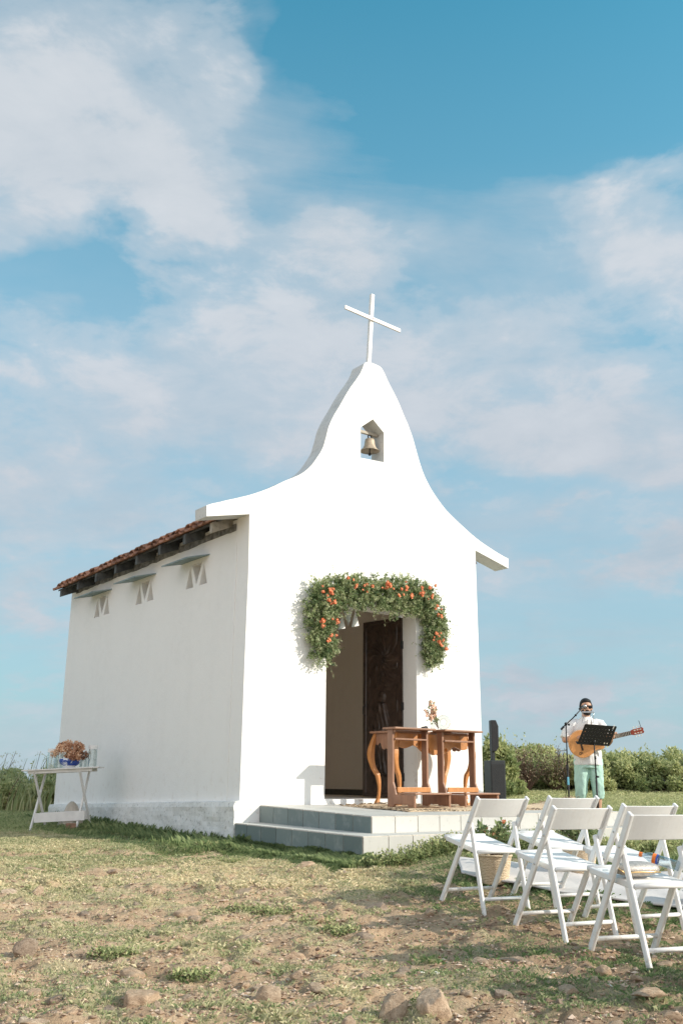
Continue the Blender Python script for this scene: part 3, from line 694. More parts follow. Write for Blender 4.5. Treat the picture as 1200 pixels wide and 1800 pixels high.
od = np.stack([np.cos(ang), -.6*np.ones(nb), np.sin(ang)*.6-.15], 1); sd = r.normal(size=(nb, 3))*.45+od; sd /= np.linalg.norm(sd, axis=1)[:, None]
ln = r.uniform(.05, .12, nb)
tt = np.tile(np.linspace(.05, 1, k), nb); cen = np.repeat(tw, k, 0)+np.repeat(sd*ln[:, None], k, 0)*tt[:, None]+r.normal(size=(nb*k, 3))*.008
cen[:, 1] = np.minimum(cen[:, 1], .012)
V, F = leaves(cen, r.uniform(.020, .042, nb*k), 12, .1, .5, np.repeat(sd, k, 0)*.5)
ns_ = 170; js = r.integers(0, nb, ns_); oa = np.stack([np.cos(ang[js]), -.25*np.ones(ns_), np.sin(ang[js])-.15], 1)+r.normal(size=(ns_, 3))*.25; st0 = tw[js]+oa*.02; Ls = r.uniform(.08, .18, ns_)
ce2 = np.repeat(st0, 16, 0)+np.repeat(oa*Ls[:, None], 16, 0)*np.tile(np.linspace(.3, 1.1, 16), ns_)[:, None]+r.normal(size=(ns_*16, 3))*.006; ce2[:, 1] = np.minimum(ce2[:, 1], .012); V2_, F2_ = leaves(ce2, r.uniform(.014, .026, ns_*16), 14, .1, .45, np.repeat(oa, 16, 0)*.6); np_mesh('outer_sprigs', V2_, F2_, 'garland_leaf', gl, attr=r.uniform(.35, 1, ns_*16))
vv = np.repeat(r.uniform(.1, .9, nb), k)+r.uniform(-.2, .2, nb*k); np_mesh('foliage', V, F, 'garland_leaf', gl, attr=vv.clip(0, 1))
p = MB()
for i in range(60):
    j = r.integers(0, nb); a = tw[j]; e = a+sd[j]*.17; p.tube([a, (a+e)/2+r.normal(size=3)*.01, e], .0018, 4)
p.build('twig', 'stem_brown', gl)
clusters = [(1.02, 3.14, 13, .07), (1.08, 3.02, 6, .05), (.92, 2.77, 5, .04), (1.15, 2.80, 4, .04), (1.10, 2.62, 3, .03), (1.02, 2.56, 2, .02), (1.42, 3.28, 5, .10), (1.62, 3.28, 5, .07), (1.98, 3.34, 12, .08), (2.22, 3.30, 7, .08), (2.36, 3.24, 2, .03), (2.56, 3.34, 6, .06), (2.70, 3.30, 7, .08), (2.82, 3.08, 7, .06), (2.78, 2.80, 5, .05), (2.84, 2.70, 6, .05), (2.92, 2.64, 4, .04)]
bmeshes = [bloom_mesh(q, 5+i).build('tmpb', 'petal_orange', None, smooth=True, fix=False) for i, q in enumerate((.018, .022, .027, .032))]
for (uu, zz, n, sp) in clusters:
    for i in range(n):
        o = bpy.data.objects.new('rose', random.choice(bmeshes).data); COL.objects.link(o); o.parent = gl
        o.location = (uu-1.9+random.gauss(0, sp*.7), -.15-random.uniform(0, .05), zz-2.9+random.gauss(0, sp*.6)); o.rotation_euler = (R(90)+random.uniform(-.6, .6), random.uniform(-.6, .6), random.uniform(-.6, .6))
for o in bmeshes: bpy.data.objects.remove(o)

# ================================================================== loudspeaker
sp_ = empty('loudspeaker', (2.13, 13.55, h1(2.13, 13.55)), R(8), 'black column loudspeaker on its subwoofer beside the chapel corner', 'loudspeaker')
p = MB(); zz = 1.215-sp_.location.z; p.bb(-.11, .10, -.16, .16, 0, zz); p.build('subwoofer', 'speaker_body', sp_, bevel=.012, seg=3)
p = MB(); p.bb(-.095, .085, -.166, -.161, .04, zz-.05); p.build('grille', 'speaker_grille', sp_, bevel=.002)
p = MB(); p.bb(-.045, .0, -.03, .05, zz+.001, zz+.20); p.build('pole', 'speaker_body', sp_, bevel=.006)
p = MB(); z1 = zz+.12; z2 = zz+.54; prof = [(-.05, z1+.0), (.015, z1+.0), (.05, z1+.06), (.052, z2-.08), (.02, z2), (-.05, z2)]
p.prism(prof, -.06, .055, 'Y'); p.build('column_head', 'black_plastic', sp_, bevel=.008, seg=3)

# ================================================================== folding chairs
def make_chair(label):
    c = empty('folding_chair', (0, 0, 0), 0, label, 'chair', 'white folding chairs set out before the chapel')
    for s in (-1, 1):
        p = MB(); p.beam((s*.215, -.235, .80), (s*.215, .25, .0), .022, .042, up=(0, .86, .52)); p.build('back_post', 'white_paint', c, bevel=.007, seg=3)
        p = MB(); p.beam((s*.190, -.100, .615), (s*.190, -.285, .0), .022, .036, up=(0, 1, .3)); p.build('rear_leg', 'white_paint', c, bevel=.008, seg=3)
        p = MB(); p.beam((s*.166, .255, .462), (s*.166, -.165, .415), .022, .036, up=(0, 0, 1)); p.build('seat_rail', 'white_paint', c, bevel=.006, seg=2)
        for q in ((s*.2275, -.128, .618), (s*.2275, -.015, .435)): p = MB(); p.lathe([(0, .004*s), (.006, .003*s), (.007, 0)], 10, q, axis='X'); p.build('bolt', 'chrome', c)
    p = MB(); rows = [[], []]
    N_ = 12
    ring = []
    for i in range(N_+1):
        x = -.204+.408*i/N_; bow = -.022*(1-(x/.204)**2)
        ring.append((x, bow))
    def P(x, y, z, th):  # slanted with posts
        zz = z; yb = -.235+(.80-zz)/.80*.485; return (x, yb+y+th, zz)
    vs = []
    for (x, bw) in ring:
        vs += [P(x, bw, .655, -.009), P(x, bw, .79, -.009), P(x, bw, .79, .009), P(x, bw, .655, .009)]
    fs = []
    for i in range(N_):
        for j in range(4): fs.append((i*4+j, i*4+(j+1) % 4, (i+1)*4+(j+1) % 4, (i+1)*4+j))
    fs += [(0, 1, 2, 3), (N_*4+3, N_*4+2, N_*4+1, N_*4)]; p.add(vs, fs); p.build('backrest', 'white_paint', c, bevel=.005, seg=2)
    sl_ = math.atan2(.047, .42)
    for i, y in enumerate((-.155, -.085, -.015, .055, .125, .195)):
        p = MB(); z = .444+(y)*.112; p.box((0, y+.005, z+.001), (.31, .058, .014), Matrix.Rotation(sl_, 3, 'X')); p.build('seat_slat', 'white_paint', c, bevel=.004, seg=2)
    p = MB(); p.tube([(-.178, .262, .472), (.178, .262, .472)], .017, 12); p.build('front_rail', 'white_paint', c, smooth=True); p = MB(); p.tube([(-.178, -.175, .418), (.178, -.175, .418)], .015, 12); p.build('rear_rail', 'white_paint', c, smooth=True)
    p = MB(); p.tube([(-.205, .187, .105), (.205, .187, .105)], .0125, 10); p.build('front_stretcher', 'white_paint', c, smooth=True)
    p = MB(); p.tube([(-.18, -.252, .11), (.18, -.252, .11)], .0125, 10); p.build('rear_stretcher', 'white_paint', c, smooth=True)
    return c
CH = [(1.07, 7.52, 26, 'white folding chair nearest the platform, in front of the straw basket'), (1.63, 7.72, 24, 'white folding chair of the far row, right of the one by the basket'),
      (1.45, 6.62, 23, 'white folding chair in the middle of the group, right before the singer'), (1.97, 6.90, 23, 'white folding chair behind the one holding the purse and bottle'),
      (1.71, 5.74, 19, 'nearest white folding chair with a silver purse and bottle on its seat')]
CH += [(2.62, 5.95, 20, 'unseen white folding chair added beyond the purse chair to cast shadow'), (2.02, 4.72, 18, 'unseen white folding chair added near the viewer to cast shadow'), (2.62, 4.92, 18, 'unseen white folding chair added at the far end to cast shadow')]  # extra chairs out of view, added only to throw shadows on the ground
c0 = make_chair(''); chairs = []
for i, (x, y, a, lab) in enumerate(CH):
    o = c0 if i == 0 else dup(c0); chairs.append(o); o['label'] = lab
    a = R(a); 
    f = Vector((-math.sin(a), math.cos(a))); rt_ = Vector((math.cos(a), math.sin(a)))
    zf = float(base_h(x+f.x*.25, y+f.y*.25)); zr = float(base_h(x-f.x*.28, y-f.y*.28)); pit = math.atan2(zf-zr, .53)
    o.location = (x, y, (zf+zr)/2-.008); o.rotation_euler = (pit, 0, a)
def on_chair(i, lx, ly, lz):
    bpy.context.view_layer.update(); return chairs[i].matrix_world @ Vector((lx, ly, lz))
c5 = chairs[4]
pu = empty('purse', on_chair(4, -.07, -.05, .449), R(20), 'silver grey clutch purse with gold trim on the nearest chair seat', 'purse')
p = MB(); rings = []
for i in range(9):
    t = i/8; x = -.12+.24*t; hh = .042*math.sin(PI*(.12+.76*t))**.5; rings.append([(x, .075*math.cos(a)*(math.sin(PI*(.1+.8*t))**.4), .046+hh*math.sin(a)) for a in [2*PI*j/14 for j in range(14)]])
p.loft(rings); p.build('purse_body', 'silver_cloth', pu, smooth=True)
p = MB(); p.tube([(-.115, -.058, .03), (-.06, -.067, .035), (.0, -.069, .035), (.06, -.067, .035), (.115, -.058, .03)], .004, 8); p.build('trim', 'gold', pu, smooth=True)
p = MB(); p.tube([(-.115, -.05, .03), (-.135, -.03, .05), (-.128, 0, .058), (-.10, .03, .06), (-.05, .04, .064), (0, .03, .064)], .004, 6); p.build('chain', 'gold', pu, smooth=True)
bo = empty('water_bottle', on_chair(4, .075, .02, .548), R(-38), 'clear plastic water bottle with orange cap lying on the chair', 'bottle'); bo.scale = (.82, .9, .9); bo.rotation_euler = (0, R(15), R(-30))
p = MB(); p.lathe([(0, .20), (.028, .198), (.032, .19), (.030, .15), (.032, .11), (.030, .07), (.032, .03), (.030, .0), (.022, -.025), (.013, -.04), (.013, -.055)], 20, axis='X'); p.build('bottle_body', 'bottle_clear', bo, smooth=True)
p = MB(); p.lathe([(0, -.075), (.015, -.074), (.016, -.055), (0, -.054)], 16, axis='X'); p.build('cap', 'orange_plastic', bo)
p = MB(); p.lathe([(.0322, .02), (.0325, .022), (.0325, .042), (.0322, .044)], 20, axis='X'); p.build('orange_label', 'orange_plastic', bo)
p = MB(); p.lathe([(.0327, .046), (.0329, .048), (.0329, .056), (.0326, .058)], 20, axis='X'); p.build('blue_label', 'blue_print', bo)

# ================================================================== carpet runner
def runner():
    n, m_ = 90, 24; V = []
    Pa = [(1.03, 9.02), (1.02, 8.45)]; Pb = [(3.6, 8.35), (2.8, 6.95)]
    for i in range(n+1):
        for j in range(m_+1):
            t = i/n; s = j/m_
            a = Vector(Pa[0]).lerp(Vector(Pa[1]), s); b = Vector(Pb[0]).lerp(Vector(Pb[1]), s); p = a.lerp(b, t)
            x = p.x+.015*math.sin(t*17+s*3); y = p.y+.02*math.sin(t*11)
            V.append((x, y, float(H(x, y, False))+.048+.012*float(fbm(x*4, y*4, 2, 3))+.006*math.sin(x*20+y*9)))
    n1 = m_+1; F = np.array([(i*n1+j, i*n1+j+1, (i+1)*n1+j+1, (i+1)*n1+j) for i in range(n) for j in range(m_)])
    o = np_mesh('carpet_runner', np.array(V), F[:, ::-1], 'runner_cloth', smooth=True); s = o.modifiers.new('s', 'SOLIDIFY'); s.thickness = .012; s.offset = 1
    tag(o, 'pale creased carpet runner laid on the ground behind the folding chairs', 'carpet')
runner()
# ================================================================== baskets and plants
def basket(x, y, r0=.105, r1=.14, hh=.22, lab='', z=None):
    o = empty('straw_basket', (x, y, h1(x, y)+.01 if z is None else z), 0, lab, 'basket', 'straw baskets of flowers')
    p = MB(); prof = []; n = 20
    for i in range(n+1):
        t = i/n; prof.append((r0+(r1-r0)*t+.004*math.sin(i*PI), hh*t))
    prof = [(0, .0)]+prof+[(r1-.01, hh)]+[(r0-.008, .02)]; p.lathe(prof, 40); b = p.build('basket_body', 'straw', o, smooth=True)
    p = MB(); p.tube([((r1)*math.cos(a), (r1)*math.sin(a), hh) for a in [2*PI*i/40 for i in range(41)]], .009, 8); p.build('rim', 'straw', o, smooth=True)
    return o
def flowering(x, y, z, lab, rad=.17, hh=.26, nfl=9, seed=1):
    o = empty('flowering_plant', (x, y, z), 0, lab, 'plant', 'flowering plants in the baskets'); r = np.random.default_rng(seed)
    ns = 26; p = MB(); cs = []
    for i in range(ns):
        a = r.uniform(0, 2*PI); e = np.array([math.cos(a)*rad*r.uniform(.2, 1.1), math.sin(a)*rad*r.uniform(.2, 1.1), hh*r.uniform(.4, 1.1)]); m_ = e*.5; m_[2] = e[2]*.65
        p.tube([(0, 0, -.05), m_, e], .003, 5); cs += [m_*(1-t)+e*t for t in np.linspace(0, 1, 26)]
    p.build('stem', 'stem_brown', o); cs = np.array(cs)+r.normal(size=(len(cs), 3))*.022
    V, F = leaves(cs, r.uniform(.03, .06, len(cs)), seed+3, .3, .5); np_mesh('foliage', V, F, 'lush', o, attr=r.random(len(cs))*.7)
    for i in range(nfl):
        a = r.uniform(0, 2*PI); b = bloom_mesh(.022, i).build('blossom', 'petal_orange', o, smooth=True, fix=False)
        q = r.uniform(.3, 1.0); b.location = (math.cos(a)*rad*q, math.sin(a)*rad*q, hh*r.uniform(.4, 1.1)); b.rotation_euler = (r.uniform(-1.3, 1.3), r.uniform(-1.3, 1.3), 0)
def bk(x, y, labA, labB, seed, **k):
    o = basket(x, y, lab=labA, **k); flowering(x, y, o.location.z+.2, labB, seed=seed)
bk(1.28, 8.32, 'woven straw basket standing behind the chair nearest the platform', 'leafy plant with orange flowers in the basket nearest the platform', 2)
bk(2.06, 8.62, 'woven straw basket hidden behind the middle folding chairs', 'leafy plant with orange flowers between the middle folding chairs', 5)
o = basket(2.66, 7.42, lab='straw basket at the right edge of the carpet behind the nearest chair')

# ================================================================== side table and its things
ft = empty('folding_table', (-3.60, 13.15, h1(-3.60, 13.15)), R(4), 'white wooden folding table with crossed legs beside the chapel side wall', 'table')
ft.rotation_euler = (0, R(-3.2), R(4)); hT = .765
for j in range(5):
    p = MB(); y = -.19+j*.095; p.bb(-.50, .49, y-.044, y+.044, hT-.016, hT); p.build('top_slat', 'table_paint', ft, bevel=.002)
for y in (-.19, .19):
    p = MB(); p.bb(-.42, .40, y-.011, y+.011, hT-.055, hT-.017); p.build('top_rail', 'table_paint', ft, bevel=.002)
for x in (-.31, .27):
    for s in (-1, 1):
        p = MB(); p.beam((x+s*.013, s*.20, 0), (x+s*.013+.0, -s*.20, hT-.03), .022, .034, up=(0, 1, 0)); p.build('leg', 'table_paint', ft, bevel=.004)
# make X visible from the front: legs splay along the table's length too
for o in [c for c in ft.children if c.name.startswith('leg')]:
    s = -1 if o.data.vertices[0].co.y < 0 and o.data.vertices[0].co.z < .2 else 1
    k = .17
    for v_ in o.data.vertices: v_.co.x += (1 if v_.co.y > 0 else -1)*0+(v_.co.y)*.22
p = MB(); p.bb(-.33, .31, -.175, -.155, .10, .215); p.build('cross_board', 'table_paint', ft, bevel=.002)
p = MB(); p.bb(-.33, .31, .155, .175, .10, .215); p.build('cross_board', 'table_paint', ft, bevel=.002)
bpy.context.view_layer.update()
def ontab(x, y, z=hT+.001): return ft.matrix_world @ Vector((x, y, z))
bw = empty('china_bowl', ontab(.08, -.06), 0, 'blue and white china bowl on the folding table', 'bowl')
def m_china():
    m, nt, b, o = nodes_of('china'); f = noise_n(nt, 16, 3, .6, dist=1.0); tc = N(nt, 'ShaderNodeTexCoord'); s = N(nt, 'ShaderNodeSeparateXYZ'); nt.links.new(tc.outputs['Object'], s.inputs[0])
    band = math_(nt, 'MULTIPLY', math_(nt, 'GREATER_THAN', s.outputs[2], .03), math_(nt, 'LESS_THAN', s.outputs[2], .115))
    c = ramp(nt, f, [(.40, (.75, .78, .82)), (.46, (.03, .08, .36)), (.9, (.02, .05, .25))]); c = mixc(nt, band, (.75, .76, .76), c); nt.links.new(c, b.inputs['Base Color']); b.inputs['Roughness'].default_value = .15; MATS['china'] = m
m_china()
p = MB(); p.lathe([(0, 0), (.075, 0), (.08, .012), (.07, .018), (.12, .05), (.14, .09), (.135, .12), (.13, .122), (.125, .09), (.06, .03), (0, .025)], 36); p.build('bowl_body', 'china', bw, smooth=True)
df = empty('dried_flowers', ontab(.08, -.06, hT+.10), 0, 'heap of dried peach and brown hydrangea heads in the china bowl', 'flowers')
r = np.random.default_rng(3)
for i in range(26):
    a = r.uniform(0, 2*PI); q = r.uniform(0, 1)**.5; c = np.array([math.cos(a)*q*.22, math.sin(a)*q*.16, .06+.13*(1-q*q)+r.uniform(-.02, .03)]); n = 130
    d = r.normal(size=(n, 3)); d /= np.linalg.norm(d, axis=1)[:, None]; cc = d*.045*r.uniform(.7, 1.1, n)[:, None]
    V, F = leaves(cc, .026, i, 0, .9, d*.3); leafc = ('dry_a', 'dry_b')[i % 2]
    if leafc not in MATS: leafmat(leafc, *(((.45, .22, .13), (.88, .60, .40), (.95, .78, .60)) if leafc == 'dry_a' else ((.26, .10, .07), (.68, .40, .24), (.85, .60, .42))), .2)
    o = np_mesh('flower_head', V, F, leafc, df, attr=r.uniform(.3, 1, n)*(1 if i % 5 else .3)); o.location = c
for i, (x, y, hh, rr, lab, cap_) in enumerate(((-.17, .02, .24, .062, 'clear glass cylinder with white top at the left end of the table', 1), (-.09, .10, .20, .05, 'short glass cylinder half hidden left of the china bowl', 0), (.23, .08, .20, .05, 'short glass cylinder standing just right of the china bowl', 0), (.36, .0, .26, .058, 'tall clear glass cylinder with white top at the right of the table', 1))):
    g_ = empty('glass_cylinder', ontab(x, y), 0, lab, 'vase', 'glass cylinders on the folding table')
    p = MB(); p.lathe([(0, 0), (rr, 0), (rr, hh), (rr-.004, hh), (rr-.004, .006), (0, .006)], 28); p.build('glass_wall', 'glass', g_, smooth=False)
    if cap_: p = MB(); p.lathe([(0, hh+.022), (rr+.004, hh+.02), (rr+.004, hh-.03), (0, hh-.028)], 28); p.build('white_top', 'candle', g_)
gx, gy = -3.58, 13.45
bn = empty('cloth_bundle', (gx, gy, h1(gx, gy)-.01), R(20), 'beige pleated cloth bundle on the grass under the folding table', 'cloth')
p = MB(); rings = []
for i in range(14):
    t = i/13; rad = .135*(1-t)+.05 if t < .9 else .063*(1-(t-.9)/.1*.75); z = .33*t
    rings.append([(rad*(1+.06*math.sin(a*11)*(1-t*.4)+.05*math.sin(a*5+2))*math.cos(a), rad*(1+.06*math.sin(a*11)*(1-t*.4))*math.sin(a)*.8, z+.01*math.sin(a*3)) for a in [2*PI*j/66 for j in range(66)]])
p.loft(rings); p.build('cloth_body', 'linen', bn, smooth=True)
p = MB(); rings = [[(.06*math.cos(a)*(1+.0*k)-.25, .1*math.sin(a)-.08, .012+.02*k) for a in [2*PI*j/16 for j in range(16)]] for k in range(2)]; rings = [[((.16-.05*k)*math.cos(a)-.12, (.10-.02*k)*math.sin(a)-.14, .0+.035*k+.006*math.sin(a*5)) for a in [2*PI*j/40 for j in range(40)]] for k in range(2)]
p.loft(rings); p.build('cloth_tail', 'linen', bn, smooth=True, bevel=.006)
p = MB(); rr_ = random.Random(5); p.box((0, 0, .04), (.125, .09, .085)); o = p.build('brick', 'brick', None, bevel=.008, seg=2); o.location = (-3.44, 12.95, h1(-3.44, 12.95)); o.rotation_euler = (0, 0, .3); tag(o, 'brown brick lying on the grass under the folding table', 'brick')

# ================================================================== singer
PX, PY = 3.40, 13.5; PZ = h1(PX, PY)-.005
def person():
    p = empty('person', (PX, PY, PZ), R(-4), 'bearded man in white shirt, mint trousers and sunglasses playing a guitar', 'person')
    b = MB()
    b.ell((.005, -.045, 1.515), (.076, .094, .108), 20, 14); b.ell((.005, -.085, 1.445), (.054, .055, .058), 16, 10)
    b.ell((.006, -.142, 1.484), (.013, .022, .028), 10, 8); b.ell((.006, -.133, 1.448), (.026, .012, .008), 10, 6)
    b.ell((-.073, -.04, 1.495), (.012, .022, .032), 10, 8); b.ell((.083, -.04, 1.495), (.012, .022, .032), 10, 8)
    b.tube([(0, .005, 1.28), (0, -.005, 1.36), (0, -.03, 1.45)], [.065, .056, .055], 16)
    def ring(cx, cy, z, rx, ry, n=24): return [(cx+rx*math.cos(a), cy+ry*math.sin(a), z) for a in [2*PI*j/n for j in range(n)]]
    b.loft([ring(0, .0, z, rx, ry) for z, rx, ry in ((.80, .155, .11), (.90, .16, .12), (1.0, .15, .11), (1.12, .16, .115), (1.24, .175, .115), (1.31, .165, .10), (1.345, .10, .075))])
    b.ell((-.165, 0, 1.27), (.05, .045, .05)); b.ell((.165, 0, 1.27), (.05, .045, .05))
    RE = (-.305, -.05, 1.07); RW = (-.10, -.245, 1.10); LE = (.265, -.08, 1.03); LW = (.275, -.27, 1.10)
    b.tube([(-.165, 0, 1.27), (-.25, -.02, 1.16), RE], [.056, .05, .043], 14); b.ell(RE, (.043,)*3); b.tube([RE, (-.22, -.14, 1.085), RW], [.043, .042, .028], 14)
    b.tube([(.165, 0, 1.27), (.235, -.03, 1.16), LE], [.056, .05, .043], 14); b.ell(LE, (.043,)*3); b.tube([LE, (.275, -.17, 1.06), LW], [.043, .042, .028], 14)
    # right hand: palm + fingers curling over the strings
    b.ell((-.065, -.262, 1.10), (.045, .017, .038)); 
    for i, (dz, L) in enumerate(((.026, .062), (.009, .070), (-.009, .066), (-.026, .052))):
        b.tube([(-.035, -.265, 1.10+dz), (-.035+L*.5, -.272, 1.095+dz*1.2), (-.035+L*.85, -.262, 1.075+dz*1.25)], [.0095, .009, .007], 8)
    b.tube([(-.09, -.262, 1.13), (-.055, -.272, 1.15), (-.025, -.270, 1.152)], [.012, .010, .008], 8)
    # left hand closes round the neck
    b.ell((.30, -.285, 1.115), (.022, .035, .042))
    for i, (dx, L) in enumerate(((-.028, .05), (-.010, .056), (.008, .054), (.026, .044))):
        b.tube([(.30+dx, -.30, 1.145), (.303+dx*1.3, -.325, 1.165), (.305+dx*1.4, -.335, 1.145), (.305+dx*1.4, -.322, 1.13)], [.009, .009, .008, .007], 8)
    b.tube([(.28, -.285, 1.13), (.267, -.262, 1.165), (.27, -.268, 1.19)], [.012, .010, .008], 8)
    for s, x0, x1 in ((-1, -.085, -.115), (1, .085, .105)):
        b.tube([(x0, 0, .84), (x0+s*.005, -.01, .60), (x1, -.012, .44), (x1, .012, .30), (x1, .02, .08)], [.088, .07, .052, .052, .034], 16)
        b.ell((x1, -.045, .04), (.042, .105, .038)); 
        for k in range(5): b.ell((x1+s*(-.026+k*.013), -.145+k*.006*1.2, .022), (.009 if k else .013, .02, .012), 8, 6)
    fuse(b, 'body', 'skin', p, .0065, 5)
    def wr(sc_, am):
        def f(c):
            n = noise.noise(Vector((c.x*sc_, c.y*sc_, c.z*sc_*.55)))*am+noise.noise(Vector((c.x*sc_*2.2, c.y*sc_*2.2+9, c.z*sc_*1.1)))*am*.5
            d = Vector((c.x, c.y, 0)); return d.normalized()*n if d.length > .02 else Vector((0, 0, 0))
        return f
    b = MB()
    b.loft([ring(0, -.005, z, rx, ry) for z, rx, ry in ((.735, .192, .148), (.82, .190, .148), (.95, .184, .142), (1.08, .186, .140), (1.22, .195, .132), (1.30, .175, .112), (1.345, .11, .088), (1.37, .078, .075))])
    b.tube([(-.10, 0, 1.31), (-.18, 0, 1.275), (-.245, -.012, 1.19), (-.30, -.04, 1.085)], [.06, .085, .084, .076], 18); b.tube([(.10, 0, 1.31), (.18, 0, 1.275), (.235, -.02, 1.19), (.262, -.07, 1.07)], [.06, .085, .084, .076], 18); b.ell((-.17, 0, 1.275), (.082, .08, .078)); b.ell((.17, 0, 1.275), (.082, .08, .078))
    b.lathe([(.0, 1.34), (.075, 1.345), (.068, 1.385), (.0, 1.386)], 20)
    b.prism([(-.012, .76), (.012, .76), (.012, 1.34), (-.012, 1.34)], -.155, -.12, 'Y')
    sh = fuse(b, 'shirt', 'shirt', p, .010, 4, wr(11, .014))
    for z in (.84, .95, 1.17, 1.27):
        k = MB(); k.ell((0, -.156, z), (.006, .003, .006), 8, 6); k.build('button', 'ivory', sh)
    b = MB(); b.loft([ring(0, .0, z, rx, ry) for z, rx, ry in ((.70, .17, .135), (.80, .175, .135), (.90, .16, .12))])
    for s, x0, x1 in ((-1, -.088, -.118), (1, .088, .108)):
        b.tube([(x0, 0, .82), (x0+s*.006, -.01, .62), (x1, -.012, .46), (x1, .0, .36), (x1, .01, .31)], [.102, .096, .086, .080, .068], 20)
        b.tube([(x1, .006, .345), (x1, .01, .30)], [.078, .072], 20)
    fuse(b, 'trousers', 'mint', p, .010, 3, wr(14, .016))
    b = MB(); b.ell((.005, -.028, 1.545), (.084, .095, .094), 20, 14); b.ell((.005, -.07, 1.592), (.066, .062, .035), 16, 10); b.ell((-.072, -.035, 1.515), (.013, .035, .05)); b.ell((.082, -.035, 1.515), (.013, .035, .05)); b.ell((.005, .02, 1.50), (.073, .06, .08))
    hr = fuse(b, 'hair', 'hair', p, .008, 3)
    for v_ in hr.data.vertices:   # hairline
        if v_.co.y < -.085 and v_.co.z < 1.563: v_.co.y = -.085+(v_.co.y+.085)*.1
    b = MB(); b.ell((.006, -.098, 1.432), (.052, .048, .040), 16, 10); b.ell((.006, -.141, 1.459), (.032, .011, .009), 12, 8); b.ell((-.045, -.075, 1.455), (.014, .04, .035)); b.ell((.057, -.075, 1.455), (.014, .04, .035))
    bd = fuse(b, 'beard', 'hair', p, .006, 2)
    g = empty('sunglasses', (0, 0, 0)); g.parent = p; g.name = 'sunglasses'
    for x in (-.032, .042):
        q = MB(); q.ell((x, -.142, 1.505), (.030, .006, .022), 16, 10); q.build('lens', 'lens', g, smooth=True)
    q = MB(); q.bb(-.066, .077, -.145, -.137, 1.521, 1.529); q.bb(-.068, -.062, -.14, -.03, 1.515, 1.523); q.bb(.073, .079, -.14, -.03, 1.515, 1.523); q.bb(-.004, .014, -.147, -.14, 1.508, 1.516); q.build('frame', 'black_plastic', g, bevel=.002)
    for s, x1 in ((-1, -.115), (1, .105)):
        q = MB(); q.prism([(x1-.048, -.17), (x1+.048, -.17), (x1+.05, -.08), (x1+.038, .05), (x1-.038, .05), (x1-.05, -.08)], -.003, .012, 'Z'); q.tube([(x1-.046, -.10, .012), (x1-.02, -.09, .075), (x1+.02, -.09, .075), (x1+.046, -.10, .012)], .008, 8); q.build('sandal', 'shoe', p, bevel=.003)
    return p
person()
# guitar
gt = empty('guitar', (PX-.115, PY-.165, PZ+1.015), 0, 'orange-tan acoustic guitar with red-brown headstock held by the man', 'guitar'); gt.rotation_euler = (R(6), R(-13), R(-4))
def gout():
    pts = []; key = [(-.175, 0), (-.168, .06), (-.13, .125), (-.06, .172), (.01, .182), (.08, .162), (.14, .128), (.19, .118), (.24, .128), (.29, .140), (.335, .125), (.365, .08), (.37, .03)]
    up = smooth_poly(key, 4); lo = [(x, -z) for x, z in up[::-1]]
    lo = [(x, z) for x, z in lo if not (x > .30 and z < -.05)]
    low = smooth_poly([(.36, -.02), (.315, -.045), (.285, -.08), (.27, -.118), (.235, -.128)], 4)
    lo2 = [(x, -z) for x, z in smooth_poly(key[:9], 4)[::-1]]
    return up+low+lo2[1:-1]
p = MB(); p.prism(gout(), -.04, .04, 'Y'); p.build('guitar_body', 'spruce', gt, bevel=.006, seg=3)
p = MB(); p.lathe([(0, -.0425), (.042, -.0425), (.050, -.0418), (.050, -.041)], 30, (.20, 0, 0), axis='Y'); p.build('sound_hole', 'sticker', gt)
p = MB(); p.bb(-.03, -.005, -.052, -.0405, -.085, .085); p.build('bridge', 'fretboard', gt, bevel=.003)
p = MB(); p.bb(.36, .665, -.052, -.025, -.026, .026); p.build('neck', 'maple_red', gt, bevel=.006)
p = MB(); p.bb(.26, .665, -.060, -.0525, -.027, .027); p.build('fingerboard', 'fretboard', gt)
p = MB()
for i in range(12): x = .655-.36*(1-2**(-i/10))*1.05; p.bb(x, x+.004, -.0625, -.0595, -.027, .027)
p.build('fret', 'ivory', gt)
p = MB(); p.prism([(.665, -.025), (.70, -.038), (.835, -.040), (.85, -.02), (.84, 0), (.85, .02), (.835, .040), (.70, .038), (.665, .025)], -.052, -.034, 'Y'); p.build('headstock', 'maple_red', gt, bevel=.003)
for s in (-1, 1):
    for i in range(3):
        p = MB(); x = .72+i*.04; p.tube([(x, -.043, s*.038), (x, -.043, s*.055)], .003, 6); p.ell((x, -.043, s*.062), (.009, .006, .009), 8, 6); p.build('tuning_peg', 'ivory', gt)
p = MB()
for i in range(3):
    p.bb(.725+i*.04-.012, .725+i*.04+.012, -.0535, -.0522, -.026, -.014); p.bb(.725+i*.04-.012, .725+i*.04+.012, -.0535, -.0522, .014, .026)
p.build('peg_slot', 'ivory', gt)
p = MB()
for i in range(6): z = -.02+i*.008; p.tube([(-.015, -.056, z*1.3), (.665, -.064, z)], .0007, 4)
p.build('strings', 'chrome', gt)
p = MB(); p.beam((.82, -.05, .03), (.815, -.05, .135), .006, .006); p.build('clip_tuner', 'black_plastic', gt)
p = MB(); pts = [(-.075, -.12), (-.06, -.135), (-.045, -.125), (-.05, -.105), (-.065, -.10), (-.07, -.112)]; p.tube([(x, -.0405, z) for x, z in pts], .004, 6); p.tube([(-.05, -.0405, -.105), (-.035, -.0405, -.10), (-.028, -.0405, -.125)], .004, 6); p.build('sticker', 'sticker', gt)
